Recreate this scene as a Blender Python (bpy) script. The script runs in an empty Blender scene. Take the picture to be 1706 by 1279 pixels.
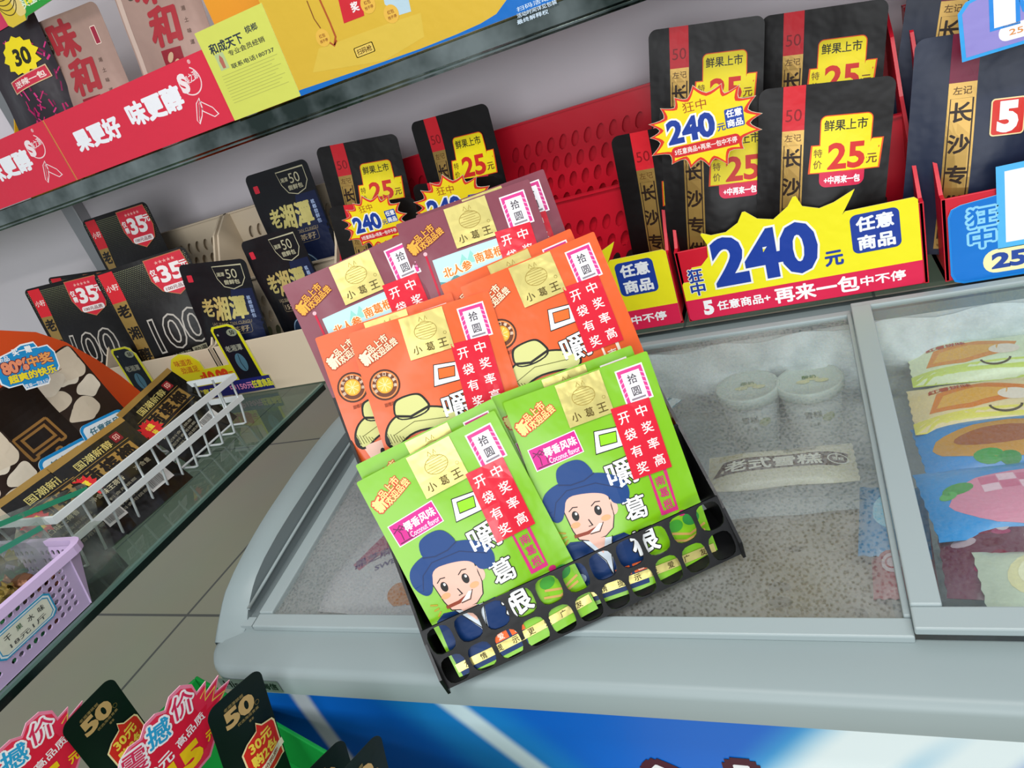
import bpy, bmesh, math, random
from mathutils import Vector, Matrix
from mathutils.geometry import tessellate_polygon
PI = math.pi
R_ = math.radians
scene = bpy.context.scene
C = scene.collection

# ------------------------------------------------------------------ camera
FPX, CX, CY, EYE = 1180.57, 853.0, 639.5, Vector((0, 0, 1.40))
cam_r = Vector((0.9029, 0.2981, -0.3098)).normalized()
cam_f = Vector((-0.4104, 0.8123, -0.4143)); cam_f = (cam_f - cam_r * cam_f.dot(cam_r)).normalized()
cam_d = cam_f.cross(cam_r)
cd = bpy.data.cameras.new('camera'); cam = bpy.data.objects.new('camera', cd); C.objects.link(cam)
cd.sensor_fit = 'HORIZONTAL'; cd.sensor_width = 36; cd.lens = 36 * FPX / 1706; cd.clip_start = 0.02
m3 = Matrix((cam_r, -cam_d, -cam_f)).transposed()
cam.matrix_world = Matrix.Translation(EYE) @ m3.to_4x4()
scene.camera = cam

# ------------------------------------------------------------------ world, lamps, exposure
w = bpy.data.worlds.new('world'); scene.world = w; w.use_nodes = True
bg = w.node_tree.nodes['Background']; bg.inputs[0].default_value = (0.86, 0.93, 1.0, 1); bg.inputs[1].default_value = 0.48
def lamp(name, loc, rot, sx, sy, power, col):
    d = bpy.data.lights.new(name, 'AREA'); d.shape = 'RECTANGLE'; d.size = sx; d.size_y = sy; d.energy = power; d.color = col
    o = bpy.data.objects.new(name, d); C.objects.link(o); o.location = loc; o.rotation_euler = rot
    return o
lamp('ceiling_tube_light', (0.35, -0.1, 2.75), (0, 0, 0), 2.4, 0.3, 34, (1, 0.98, 0.95))
lamp('ceiling_tube_light', (-0.6, -1.7, 2.75), (0, 0, 0), 2.4, 0.3, 26, (1, 0.98, 0.95))
lamp('frontal_fill_light', (0.5, -2.6, 1.75), (R_(88), 0, R_(8)), 2.6, 1.7, 68, (0.95, 0.98, 1.0))  # added fill from behind the camera to brighten the wall under the shelf
vs = scene.view_settings; scene.display_settings.display_device = 'sRGB'
vs.view_transform = 'Standard'; vs.look = 'None'; vs.gamma = 1; vs.use_curve_mapping = False; vs.exposure = -0.14

# ------------------------------------------------------------------ helpers
def lin(h):
    h = h.lstrip('#'); r = []
    for i in (0, 2, 4):
        c = int(h[i:i + 2], 16) / 255; r.append(c / 12.92 if c <= .04045 else ((c + .055) / 1.055) ** 2.4)
    return (*r, 1)
MATS = {}
def M(key, col='888888', rough=.45, metal=0., bump=0., bscale=30., spec=.5, coat=0., trans=0., alpha=1.):
    if key in MATS: return MATS[key]
    m = bpy.data.materials.new(key); m.use_nodes = True; MATS[key] = m
    nt = m.node_tree; b = nt.nodes['Principled BSDF']
    b.inputs['Base Color'].default_value = lin(col); b.inputs['Roughness'].default_value = rough; b.inputs['Metallic'].default_value = metal
    b.inputs['Specular IOR Level'].default_value = spec; b.inputs['Coat Weight'].default_value = coat; b.inputs['Coat Roughness'].default_value = .12
    b.inputs['Transmission Weight'].default_value = trans; b.inputs['Alpha'].default_value = alpha
    if bump:
        tc = nt.nodes.new('ShaderNodeTexCoord'); n = nt.nodes.new('ShaderNodeTexNoise'); bp = nt.nodes.new('ShaderNodeBump')
        n.inputs['Scale'].default_value = bscale; n.inputs['Detail'].default_value = 2; bp.inputs['Strength'].default_value = bump; bp.inputs['Distance'].default_value = .01
        nt.links.new(tc.outputs['Object'], n.inputs['Vector']); nt.links.new(n.outputs['Fac'], bp.inputs['Height']); nt.links.new(bp.outputs['Normal'], b.inputs['Normal'])
    return m
M('@gold', 'd9cb7c', .28, .55, .12, 45); M('@goldprint', 'b08d4a', .34, .55); M('@silver', 'c9ccd0', .3, .6)
M('@redfoil', 'd8142f', .22, .0, .12, 40, coat=.4); M('@holo', 'e8ecf2', .3, .2)
def ink(k):
    if k in MATS: return MATS[k]
    return M(k, k, .38, 0, .10, 40, .28)          # printed film colour, named by its hex value
def at(px, py, **k):
    """the point where the sight line of a measured photo pixel meets a plane x=, y= or z="""
    d = cam_r * ((px - CX) / FPX) + cam_d * ((py - CY) / FPX) + cam_f
    ax, v = list(k.items())[0]; i = 'xyz'.index(ax)
    return EYE + d * ((v - EYE[i]) / d[i])

class Art:
    """flat print made of polygons and lettering, in millimetres"""
    def __init__(s): s.items = []
    def add(s, z, col, vs_, fs): s.items.append((z, col, vs_, fs)); return s
    def poly(s, pts, col, z=0):
        t = tessellate_polygon([[Vector((x, y, 0)) for x, y in pts]])
        return s.add(z, col, [tuple(p) for p in pts], [tuple(f) for f in t])
    def rect(s, x0, y0, x1, y1, col, z=0, rot=0):
        return s.poly(rot_pts([(x0, y0), (x1, y0), (x1, y1), (x0, y1)], rot), col, z)
    def rr(s, x0, y0, x1, y1, r, col, z=0, rot=0): return s.poly(rot_pts(rrect(x0, y0, x1, y1, r), rot), col, z)
    def ell(s, cx, cy, rx, ry, col, z=0, n=28, rot=0): return s.poly(rot_pts(ellipse(cx, cy, rx, ry, n), rot), col, z)
    def line(s, pts, wd, col, z=0, closed=False):
        P = [Vector(p) for p in pts]; n = len(P); L = []; Rr = []
        for i in range(n):
            a = P[(i - 1) % n] if (closed or i > 0) else P[i]; b = P[(i + 1) % n] if (closed or i < n - 1) else P[i]
            d = (b - a); d = d.normalized() if d.length > 1e-9 else Vector((1, 0)); nn = Vector((-d.y, d.x)) * wd / 2
            k = 1.0
            if closed or 0 < i < n - 1:
                e = (P[(i + 1) % n] - P[i]).normalized(); k = min(1.8, 1 / max(.3, abs(e.dot(d))))
            L.append(P[i] + nn * k); Rr.append(P[i] - nn * k)
        v = [tuple(p) for p in L + Rr]; f = [(i, (i + 1) % n, n + (i + 1) % n, n + i) for i in range(n if closed else n - 1)]
        return s.add(z, col, v, f)
    def text(s, t, cx, cy, h, col, z=1, wd=None, rot=0, bold=.018, out=None, outw=.05, sh=0):
        def one(b, c, zz):
            # weight and rims come from overprinted, slightly shifted copies of the letter shapes
            v, f, b0 = glyphs(t); latin = t.isascii()
            if latin: v, f, _ = glyphs(t, b)
            sy = h / (b0[3] - b0[1]); sx = wd / (b0[2] - b0[0]) if wd else sy
            mx, my = (b0[0] + b0[2]) / 2, (b0[1] + b0[3]) / 2; cr, sr = math.cos(R_(rot)), math.sin(R_(rot))
            r = b * sy; n = 0 if r < .06 or latin else (4 if r < .35 else (8 if b < .07 else 12))
            for k in range(max(1, n)):
                dx, dy = (r * math.cos(2 * PI * (k + .5) / n), r * math.sin(2 * PI * (k + .5) / n)) if n else (0, 0); o = []
                for x, y in v:
                    X = (x - mx) * sx + dx; Y = (y - my) * sy + dy; X += Y * sh; o.append((cx + X * cr - Y * sr, cy + X * sr + Y * cr))
                s.add(zz + .06 * k, c, o, f)
        if out: one(bold + outw, out, z - 1.1)
        one(bold, col, z)
        return s
    def vtext(s, t, cx, top, size, pitch, col, z=1, bold=.018, out=None, rot=0):
        for i, ch in enumerate(t): s.text(ch, cx, top - size / 2 - i * pitch, size, col, z, wd=size, bold=bold, out=out, rot=rot)
        return s
    def merge(s, o, dx=0, dy=0, k=1, rot=0, dz=0):
        c, q = math.cos(R_(rot)), math.sin(R_(rot))
        for z, col, v, f in o.items: s.add(z + dz, col, [(dx + k * (x * c - y * q), dy + k * (x * q + y * c)) for x, y in v], f)
        return s
def rot_pts(p, a):
    if not a: return p
    cx = sum(x for x, y in p) / len(p); cy = sum(y for x, y in p) / len(p); c, s = math.cos(R_(a)), math.sin(R_(a))
    return [(cx + (x - cx) * c - (y - cy) * s, cy + (x - cx) * s + (y - cy) * c) for x, y in p]
def sm(p, it=2):
    for _ in range(it): p = [q for i in range(len(p)) for q in ((p[i][0] * .75 + p[(i + 1) % len(p)][0] * .25, p[i][1] * .75 + p[(i + 1) % len(p)][1] * .25), (p[i][0] * .25 + p[(i + 1) % len(p)][0] * .75, p[i][1] * .25 + p[(i + 1) % len(p)][1] * .75))]
    return p
def ellipse(cx, cy, rx, ry, n=28, a0=0, a1=360):
    m = n if abs(a1 - a0) >= 360 else n - 1
    return [(cx + rx * math.cos(R_(a0 + (a1 - a0) * i / m)), cy + ry * math.sin(R_(a0 + (a1 - a0) * i / m))) for i in range(n)]
def rrect(x0, y0, x1, y1, r, n=5):
    o = []
    for cx, cy, a in ((x1 - r, y0 + r, -90), (x1 - r, y1 - r, 0), (x0 + r, y1 - r, 90), (x0 + r, y0 + r, 180)):
        o += [(cx + r * math.cos(R_(a + 90 * i / n)), cy + r * math.sin(R_(a + 90 * i / n))) for i in range(n + 1)]
    return o
def burst(cx, cy, rx, ry, n=16, k=.78, seed=1, jit=.08):
    r = random.Random(seed); o = []
    for i in range(2 * n):
        a = PI * i / n + .1; q = (1 if i % 2 == 0 else k) * (1 + r.uniform(-jit, jit)); o.append((cx + rx * q * math.cos(a), cy + ry * q * math.sin(a)))
    return o
def wavy_burst(cx, cy, rx, ry, n=14, k=.8, seed=1):
    """spiked sign outline with hollow curved sides between the spikes"""
    r = random.Random(seed); tips = []
    for i in range(n):
        a = 2 * PI * i / n + r.uniform(-.06, .06); q = 1 + r.uniform(-.07, .07); tips.append((a, q))
    o = []
    for i in range(n):
        a, q = tips[i]; b, p = tips[(i + 1) % n]
        if b < a: b += 2 * PI
        for t, kk in ((0, 1), (.14, .9), (.3, k + .03), (.5, k - .01), (.7, k + .03), (.86, .9)):
            aa = a + (b - a) * t; rr = (q + (p - q) * t) * kk; o.append((cx + rx * rr * math.cos(aa), cy + ry * rr * math.sin(aa)))
    return o
GL = {}
def glyphs(t, off=0):
    k = (t, round(off, 3))
    if k not in GL:
        c = bpy.data.curves.new('lettering', 'FONT'); c.body = t; c.resolution_u = 3; c.offset = off; c.fill_mode = 'FRONT'
        o = bpy.data.objects.new('lettering', c); me = o.to_mesh()
        v = [(p.co.x, p.co.y) for p in me.vertices]; f = [tuple(p.vertices) for p in me.polygons]
        xs = [p[0] for p in v]; ys = [p[1] for p in v]
        GL[k] = (v, f, (min(xs), min(ys), max(xs), max(ys)))
        o.to_mesh_clear(); bpy.data.objects.remove(o); bpy.data.curves.remove(c)
    return GL[k]
def slice_grid(v, f, step):
    xs = [p[0] for p in v]; ys = [p[1] for p in v]
    x0, x1, y0, y1 = min(xs), max(xs), min(ys), max(ys)
    if x1 - x0 <= step and y1 - y0 <= step: return v, f
    bm = bmesh.new(); bv = [bm.verts.new((x, y, 0)) for x, y in v]
    for q in f:
        try: bm.faces.new([bv[i] for i in q])
        except ValueError: pass
    for lo, hi, ax in ((x0, x1, 0), (y0, y1, 1)):
        k = math.floor(lo / step) + 1
        while k * step < hi:
            co = Vector((0, 0, 0)); no = Vector((0, 0, 0)); co[ax] = k * step; no[ax] = 1
            bmesh.ops.bisect_plane(bm, geom=bm.verts[:] + bm.edges[:] + bm.faces[:], dist=1e-5, plane_co=co, plane_no=no); k += 1
    bm.verts.index_update(); vv = [(p.co.x, p.co.y) for p in bm.verts]; ff = [tuple(p.index for p in q.verts) for q in bm.faces]; bm.free()
    return vv, ff
class Geo:
    """collects faces with materials; build() links them as one mesh object"""
    def __init__(s): s.v = []; s.f = []; s.m = []; s.mats = []; s.sm = []
    def mi(s, m):
        if m not in s.mats: s.mats.append(m)
        return s.mats.index(m)
    def add(s, v, f, m, smooth=False):
        o = len(s.v); i = s.mi(m); s.v += [tuple(p) for p in v]; s.f += [tuple(o + q for q in k) for k in f]; s.m += [i] * len(f); s.sm += [smooth] * len(f)
        return s
    def art(s, a, S, step=0, base=.0003, lay=.00013):
        for z, col, v, f in a.items:
            v = [(x * .001, y * .001) for x, y in v]
            if step: v, f = slice_grid(v, f, step)
            # keep every print facing the front
            ff = []
            for q in f:
                ar = sum(v[q[i]][0] * v[q[(i + 1) % len(q)]][1] - v[q[(i + 1) % len(q)]][0] * v[q[i]][1] for i in range(len(q)))
                ff.append(q if ar > 0 else tuple(reversed(q)))
            s.add([S(x, y, base + lay * z) for x, y in v], ff, ink(col))
        return s
    def box(s, x0, y0, z0, x1, y1, z1, m):
        v = [(x, y, z) for z in (z0, z1) for y in (y0, y1) for x in (x0, x1)]
        return s.add(v, [(0, 2, 3, 1), (4, 5, 7, 6), (0, 1, 5, 4), (2, 6, 7, 3), (0, 4, 6, 2), (1, 3, 7, 5)], m)
    def prism(s, pts, a, b, m, ax='y'):
        """outline pts extruded between a and b along an axis (outline is x,z for y, x,y for z, y,z for x)"""
        def P(p, t): return (p[0], t, p[1]) if ax == 'y' else ((p[0], p[1], t) if ax == 'z' else (t, p[0], p[1]))
        n = len(pts); tri = tessellate_polygon([[Vector((x, y, 0)) for x, y in pts]])
        v = [P(p, a) for p in pts] + [P(p, b) for p in pts]
        f = [tuple(t) for t in tri] + [tuple(n + i for i in reversed(t)) for t in tri] + [(i, (i + 1) % n, n + (i + 1) % n, n + i) for i in range(n)]
        return s.add(v, f, m)
    def tube(s, pts, r, m, n=8, closed=False):
        P = [Vector(p) for p in pts]; k = len(P); v = []; f = []
        for i in range(k):
            a = P[(i - 1) % k] if (closed or i) else P[i]; b = P[(i + 1) % k] if (closed or i < k - 1) else P[i]
            d = (b - a).normalized(); u = d.cross(Vector((0, 0, 1)))
            if u.length < .05: u = d.cross(Vector((1, 0, 0)))
            u.normalize(); q = u.cross(d)
            for j in range(n): v.append(P[i] + u * r * math.cos(2 * PI * j / n) + q * r * math.sin(2 * PI * j / n))
        for i in range(k if closed else k - 1):
            for j in range(n): f.append((i * n + j, i * n + (j + 1) % n, ((i + 1) % k) * n + (j + 1) % n, ((i + 1) % k) * n + j))
        if not closed: f += [tuple(range(n)), tuple((k - 1) * n + j for j in reversed(range(n)))]
        return s.add(v, f, m, True)
    def lathe(s, prof, m, n=40, cx=0, cy=0):
        v = []; f = []
        for r, z in prof:
            for j in range(n): v.append((cx + r * math.cos(2 * PI * j / n), cy + r * math.sin(2 * PI * j / n), z))
        for i in range(len(prof) - 1):
            for j in range(n): f.append((i * n + j, i * n + (j + 1) % n, (i + 1) * n + (j + 1) % n, (i + 1) * n + j))
        return s.add(v, f, m, True)
    def build(s, name, parent=None, weld=0, recalc=False, bevel=0):
        me = bpy.data.meshes.new(name); me.from_pydata(s.v, [], s.f)
        for m in s.mats: me.materials.append(m)
        me.polygons.foreach_set('material_index', s.m); me.polygons.foreach_set('use_smooth', s.sm)
        if weld or recalc:
            bm = bmesh.new(); bm.from_mesh(me)
            if weld: bmesh.ops.remove_doubles(bm, verts=bm.verts, dist=weld)
            if recalc: bmesh.ops.recalc_face_normals(bm, faces=bm.faces)
            bm.to_mesh(me); bm.free()
        me.update(); o = bpy.data.objects.new(name, me); C.objects.link(o)
        if bevel:
            md = o.modifiers.new('bevel', 'BEVEL'); md.width = bevel; md.segments = 2; md.limit_method = 'ANGLE'; md.angle_limit = R_(40)
        if parent: o.parent = parent
        return o
def tag(o, label, cat, group=None):
    o['label'] = label; o['category'] = cat
    if group: o['group'] = group
    return o
def struct(o): o['kind'] = 'structure'; return o
def empty(name, mat, label, cat, group=None):
    o = bpy.data.objects.new(name, None); C.objects.link(o); o.empty_display_size = .05; o.matrix_world = mat
    return tag(o, label, cat, group)
USED = set()
def spawn(proto, mat, label, group=None):
    """place a thing: the first use moves the thing itself, later uses copy it with its parts"""
    if proto.name not in USED: USED.add(proto.name); o = proto
    else:
        o = proto.copy(); C.objects.link(o)
        for ch in list(proto.children):
            c = ch.copy(); C.objects.link(c); c.parent = o
            for g in ch.children:
                d = g.copy(); C.objects.link(d); d.parent = c
    o.matrix_world = mat; o['label'] = label
    if 'group' in o: del o['group']
    if group: o['group'] = group
    return o
def T(x, y, z): return Matrix.Translation((x, y, z))
def Rz(a): return Matrix.Rotation(R_(a), 4, 'Z')
def Rx(a): return Matrix.Rotation(R_(a), 4, 'X')
def Ry(a): return Matrix.Rotation(R_(a), 4, 'Y')
def smooth(t): t = max(0, min(1, t)); return t * t * (3 - 2 * t)

def pouch_fn(w_, h_, t_, seed=0, flat=.86, base=.45):
    rnd = random.Random(seed); ph = [rnd.uniform(0, 6.28) for _ in range(6)]; am = rnd.uniform(.7, 1.2)
    def D(a, b):
        s = min(1, abs(2 * a / w_) / .94); fx = (1 - s * s) ** 1.5 if s < 1 else 0
        t = b / h_; fz = (base + (1 - base) * smooth(t / .35)) * (1 - smooth((t - .38) / (flat - .38)))
        return t_ / 2 * fx * fz
    def wr(a, b):
        k = .0011 * am * smooth(b / h_ * 4)
        return k * (math.sin(38 * a + 55 * b + ph[0]) * .6 + math.sin(-70 * a + 42 * b + ph[1]) * .5 + math.sin(25 * b + ph[2]))
    def S(a, b, off=0, side=-1):
        return Vector((a, side * (D(a, b) + off) + wr(a, b), b))
    return S
def pouch(name, cat, w_, h_, t_, body, art, parts=(), seed=0, rc=.012, step=.013, flat=.86):
    """stand-up pouch: bulged front and back films sealed at sides and top, bottom gusset; print follows the film"""
    S = pouch_fn(w_, h_, t_, seed, flat); nx, nz = 14, 20; g = Geo(); v = []; f = []
    rows = [(h_ - rc) * j / 20 for j in range(20)] + [h_ - rc * (1 - math.sin(PI / 2 * j / 7)) for j in range(8)]; nz = len(rows) - 1
    for side in (-1, 1):
        for j in range(nz + 1):
            b = rows[j]; ins = 0
            if b > h_ - rc: q = b - (h_ - rc); ins = rc - math.sqrt(max(0, rc * rc - q * q))
            for i in range(nx + 1):
                a = (-.5 + i / nx) * (w_ - 2 * ins); v.append(S(a, b, .0002, side))
    o = (nx + 1) * (nz + 1)
    for sd in (0, 1):
        for j in range(nz):
            for i in range(nx):
                k = sd * o + j * (nx + 1) + i; q = (k, k + 1, k + nx + 2, k + nx + 1); f.append(q if sd == 0 else tuple(reversed(q)))
    e = []
    for i in range(nx): e.append((i, o + i, o + i + 1, i + 1))
    for j in range(nz):
        k = j * (nx + 1); e.append((k, k + nx + 1, o + k + nx + 1, o + k)); k += nx; e.append((k, o + k, o + k + nx + 1, k + nx + 1))
    k = nz * (nx + 1)
    for i in range(nx): e.append((k + i, k + i + 1, o + k + i + 1, o + k + i))
    g.add(v, f, body, True); g.add(v, e, body)
    A = lambda x, y, off: S(x - w_ / 2, y, off)
    g.art(art, A, step, base=.0006)
    r = g.build(name); r['category'] = cat; r['label'] = name
    for nm, pa in parts: Geo().art(pa, A, step, base=.0016).build(nm, r)
    return r
def card(name, cat, outline, art, edge='f4f4f2', th=.0016, bend=0):
    """printed die-cut card; millimetres, origin at the card's lower left"""
    g = Geo(); o = [(x * .001, y * .001) for x, y in outline]
    g.prism(o, 0, th, M('card_' + edge, edge, .35))
    g.art(art, lambda x, y, off: Vector((x, -off, y)), 0, base=.0002)
    r = g.build(name, recalc=False); r['category'] = cat; r['label'] = name
    return r

# ------------------------------------------------------------------ the setting
def noise_mat(key, c1, c2, scale=6, rough=.5, bump=.0, metal=0, detail=4):
    m = bpy.data.materials.new(key); m.use_nodes = True; MATS[key] = m; nt = m.node_tree; b = nt.nodes['Principled BSDF']
    tc = nt.nodes.new('ShaderNodeTexCoord'); n = nt.nodes.new('ShaderNodeTexNoise'); r = nt.nodes.new('ShaderNodeValToRGB')
    n.inputs['Scale'].default_value = scale; n.inputs['Detail'].default_value = detail
    r.color_ramp.elements[0].color = lin(c1); r.color_ramp.elements[1].color = lin(c2); r.color_ramp.elements[0].position = .35; r.color_ramp.elements[1].position = .65
    nt.links.new(tc.outputs['Object'], n.inputs['Vector']); nt.links.new(n.outputs['Fac'], r.inputs['Fac']); nt.links.new(r.outputs['Color'], b.inputs['Base Color'])
    b.inputs['Roughness'].default_value = rough; b.inputs['Metallic'].default_value = metal
    if bump:
        bp = nt.nodes.new('ShaderNodeBump'); bp.inputs['Strength'].default_value = bump; bp.inputs['Distance'].default_value = .01
        nt.links.new(n.outputs['Fac'], bp.inputs['Height']); nt.links.new(bp.outputs['Normal'], b.inputs['Normal'])
    return m
def tile_mat():
    m = bpy.data.materials.new('floor_tiles'); m.use_nodes = True; nt = m.node_tree; b = nt.nodes['Principled BSDF']
    tc = nt.nodes.new('ShaderNodeTexCoord'); mp = nt.nodes.new('ShaderNodeMapping'); br = nt.nodes.new('ShaderNodeTexBrick'); n = nt.nodes.new('ShaderNodeTexNoise'); mx = nt.nodes.new('ShaderNodeMixRGB')
    mp.inputs['Location'].default_value = (-.2, -.15, 0); br.offset = 0; br.squash = 1
    br.inputs['Scale'].default_value = 1; br.inputs['Brick Width'].default_value = .8; br.inputs['Row Height'].default_value = 1.15; br.inputs['Mortar Size'].default_value = .006
    br.inputs['Color1'].default_value = lin('b8ad90'); br.inputs['Color2'].default_value = lin('bdb296'); br.inputs['Mortar'].default_value = lin('5f5a4f')
    n.inputs['Scale'].default_value = 2.2; n.inputs['Detail'].default_value = 5; mx.blend_type = 'MULTIPLY'; mx.inputs['Fac'].default_value = .25
    l = nt.links.new; l(tc.outputs['Object'], mp.inputs['Vector']); l(mp.outputs['Vector'], br.inputs['Vector']); l(tc.outputs['Object'], n.inputs['Vector'])
    l(br.outputs['Color'], mx.inputs['Color1']); l(n.outputs['Color'], mx.inputs['Color2']); l(mx.outputs['Color'], b.inputs['Base Color']); b.inputs['Roughness'].default_value = .28
    return m
struct(Geo().box(-6, -4, -.05, 4, 5, 0, tile_mat()).build('floor'))
WALLY = 1.30
wm = noise_mat('wall_panel_paint', 'e0d9de', 'e4dde2', 3, .55)
struct(Geo().box(-2.6, WALLY, .93, 1.6, WALLY + .03, 2.6, wm).build('wall_back'))
struct(Geo().box(-6, 4.6, 0, 4, 4.7, 2.9, wm).build('wall_far'))
alu = M('brushed_aluminium', 'a6a7a8', .35, .85)
p0 = at(133, 350, y=WALLY)
g = Geo()
for x in (p0.x, p0.x + 1.9): g.box(x - .022, WALLY - .03, .9, x + .022, WALLY, 2.3, alu)
struct(g.build('trim_1', bevel=.003))

def glass_mat(key, tint, fogc, fog0, fog1, nscale, drops=0., rough=.02):
    """thin pane: clear see-through, a mirror-like sheen, and milky condensation in patches"""
    m = bpy.data.materials.new(key); m.use_nodes = True; nt = m.node_tree; l = nt.links.new; nt.nodes.remove(nt.nodes['Principled BSDF'])
    out = nt.nodes['Material Output']; tr = nt.nodes.new('ShaderNodeBsdfTransparent'); gl = nt.nodes.new('ShaderNodeBsdfGlossy'); df = nt.nodes.new('ShaderNodeBsdfDiffuse'); tl = nt.nodes.new('ShaderNodeBsdfTranslucent')
    tr.inputs[0].default_value = lin(tint); gl.inputs['Roughness'].default_value = rough; df.inputs[0].default_value = lin(fogc); tl.inputs[0].default_value = lin(fogc)
    fr = nt.nodes.new('ShaderNodeFresnel'); gm = nt.nodes.new('ShaderNodeNewGeometry'); io = nt.nodes.new('ShaderNodeMapRange'); io.inputs['To Min'].default_value = 1.4; io.inputs['To Max'].default_value = 1 / 1.4; l(gm.outputs['Backfacing'], io.inputs['Value']); l(io.outputs[0], fr.inputs[0]); m1 = nt.nodes.new('ShaderNodeMixShader'); l(fr.outputs[0], m1.inputs[0]); l(tr.outputs[0], m1.inputs[1]); l(gl.outputs[0], m1.inputs[2])
    ad = nt.nodes.new('ShaderNodeMixShader'); ad.inputs[0].default_value = .4; l(df.outputs[0], ad.inputs[1]); l(tl.outputs[0], ad.inputs[2])
    m2 = nt.nodes.new('ShaderNodeMixShader'); l(m1.outputs[0], m2.inputs[1]); l(ad.outputs[0], m2.inputs[2]); l(m2.outputs[0], out.inputs[0])
    tc = nt.nodes.new('ShaderNodeTexCoord'); n = nt.nodes.new('ShaderNodeTexNoise'); n.inputs['Scale'].default_value = nscale; n.inputs['Detail'].default_value = 3; l(tc.outputs['Object'], n.inputs['Vector'])
    r = nt.nodes.new('ShaderNodeMapRange'); r.inputs['From Min'].default_value = .35; r.inputs['From Max'].default_value = .68; r.inputs['To Min'].default_value = fog0; r.inputs['To Max'].default_value = fog1; l(n.outputs['Fac'], r.inputs['Value'])
    if drops:
        vo = nt.nodes.new('ShaderNodeTexVoronoi'); vo.inputs['Scale'].default_value = 240; mr = nt.nodes.new('ShaderNodeMapRange'); mr.inputs['From Min'].default_value = .25; mr.inputs['From Max'].default_value = .5
        mr.inputs['To Min'].default_value = -drops; mr.inputs['To Max'].default_value = drops * .6; l(tc.outputs['Object'], vo.inputs['Vector']); l(vo.outputs['Distance'], mr.inputs['Value'])
        a = nt.nodes.new('ShaderNodeMath'); a.operation = 'ADD'; a.use_clamp = True; l(r.outputs[0], a.inputs[0]); l(mr.outputs[0], a.inputs[1]); l(a.outputs[0], m2.inputs[0])
        bp = nt.nodes.new('ShaderNodeBump'); bp.inputs['Strength'].default_value = .35; bp.inputs['Distance'].default_value = .004; l(vo.outputs['Distance'], bp.inputs['Height']); l(bp.outputs[0], gl.inputs['Normal'])
    else: l(r.outputs[0], m2.inputs[0])
    return m

# ------------------------------------------------------------------ freezer
rim_m = noise_mat('freezer_plastic', '8a9899', '919e9f', 2, .42); rim_w = M('freezer_light_plastic', '9aa7a8', .4); rim_d = M('freezer_track_and_shade_grey', '6f7a7c', .5)
LZ = .862; LY = .465; SL = .13
def lz(y): return LZ + max(0, y - LY) * SL
FX0, FX1, FY0, FY1 = -.757, .86, .415, 1.03
freezer = empty('chest_freezer', T((FX0 + FX1) / 2, .72, 0), 'grey chest freezer with sliding glass lids and blue front below the red trays', 'freezer')
FO = freezer.matrix_world.translation.copy()
def fbuild(g, name, parent=None, **k):
    o = g.build(name, **k); o.parent = parent or freezer
    if not parent: o.matrix_parent_inverse = Matrix.Translation(-FO)
    return o
def front_mat():
    m = bpy.data.materials.new('freezer_front_print'); m.use_nodes = True; nt = m.node_tree; l = nt.links.new; b = nt.nodes['Principled BSDF']; b.inputs['Roughness'].default_value = .3
    ge = nt.nodes.new('ShaderNodeTexCoord'); last = None
    base = nt.nodes.new('ShaderNodeRGB'); base.outputs[0].default_value = lin('0d68cc'); last = base.outputs[0]
    n = nt.nodes.new('ShaderNodeTexNoise'); n.inputs['Scale'].default_value = 3.5; l(ge.outputs['Object'], n.inputs['Vector'])
    def streak(p, q, wd, soft, col, wob=.03):
        nonlocal last
        d = (q - p); d.y = 0; d.normalize(); nn = Vector((-d.z, 0, d.x))
        dt = nt.nodes.new('ShaderNodeVectorMath'); dt.operation = 'DOT_PRODUCT'; dt.inputs[1].default_value = nn; l(ge.outputs['Object'], dt.inputs[0])
        s = nt.nodes.new('ShaderNodeMath'); s.operation = 'SUBTRACT'; s.inputs[1].default_value = nn.dot(p); l(dt.outputs['Value'], s.inputs[0])
        wo = nt.nodes.new('ShaderNodeMath'); wo.operation = 'MULTIPLY_ADD'; wo.inputs[1].default_value = wob; l(n.outputs['Fac'], wo.inputs[0]); l(s.outputs[0], wo.inputs[2])
        a = nt.nodes.new('ShaderNodeMath'); a.operation = 'ABSOLUTE'; l(wo.outputs[0], a.inputs[0])
        mr = nt.nodes.new('ShaderNodeMapRange'); mr.interpolation_type = 'SMOOTHSTEP'; mr.inputs['From Min'].default_value = wd; mr.inputs['From Max'].default_value = wd + soft; mr.inputs['To Min'].default_value = 1; mr.inputs['To Max'].default_value = 0; l(a.outputs[0], mr.inputs['Value'])
        mx = nt.nodes.new('ShaderNodeMixRGB'); l(mr.outputs[0], mx.inputs['Fac']); l(last, mx.inputs['Color1']); mx.inputs['Color2'].default_value = lin(col); last = mx.outputs[0]
    y = .44
    streak(at(523, 1165, y=y), at(590, 1262, y=y), .008, .012, 'cfd8df')
    streak(at(760, 1180, y=y), at(840, 1240, y=y), .035, .05, '1c86d2', .02)
    streak(at(760, 1180, y=y), at(840, 1240, y=y), .007, .014, 'd6eef4', .0)
    streak(at(1560, 1250, y=y), at(1430, 1330, y=y), .035, .05, '48b4e0', .05)
    streak(at(1560, 1250, y=y), at(1430, 1330, y=y), .02, .035, 'e6f5f8', .06)
    streak(at(1690, 1275, y=y), at(1600, 1350, y=y), .012, .03, 'e6f5f8', .04)
    l(last, b.inputs['Base Color']); return m
fbuild(Geo().box(FX0 + .02, .44, .06, FX1 - .02, 1.02, .60, front_mat()).box(FX0 + .02, .44, .60, FX1 - .02, .476, .84, front_mat()).box(FX0 + .02, .985, .60, FX1 - .02, 1.02, .9, rim_m).box(FX0 + .02, .476, .60, FX0 + .06, .985, .855, rim_m).box(FX1 - .06, .476, .60, FX1 - .02, .985, .855, rim_m), 'cabinet')
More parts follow.
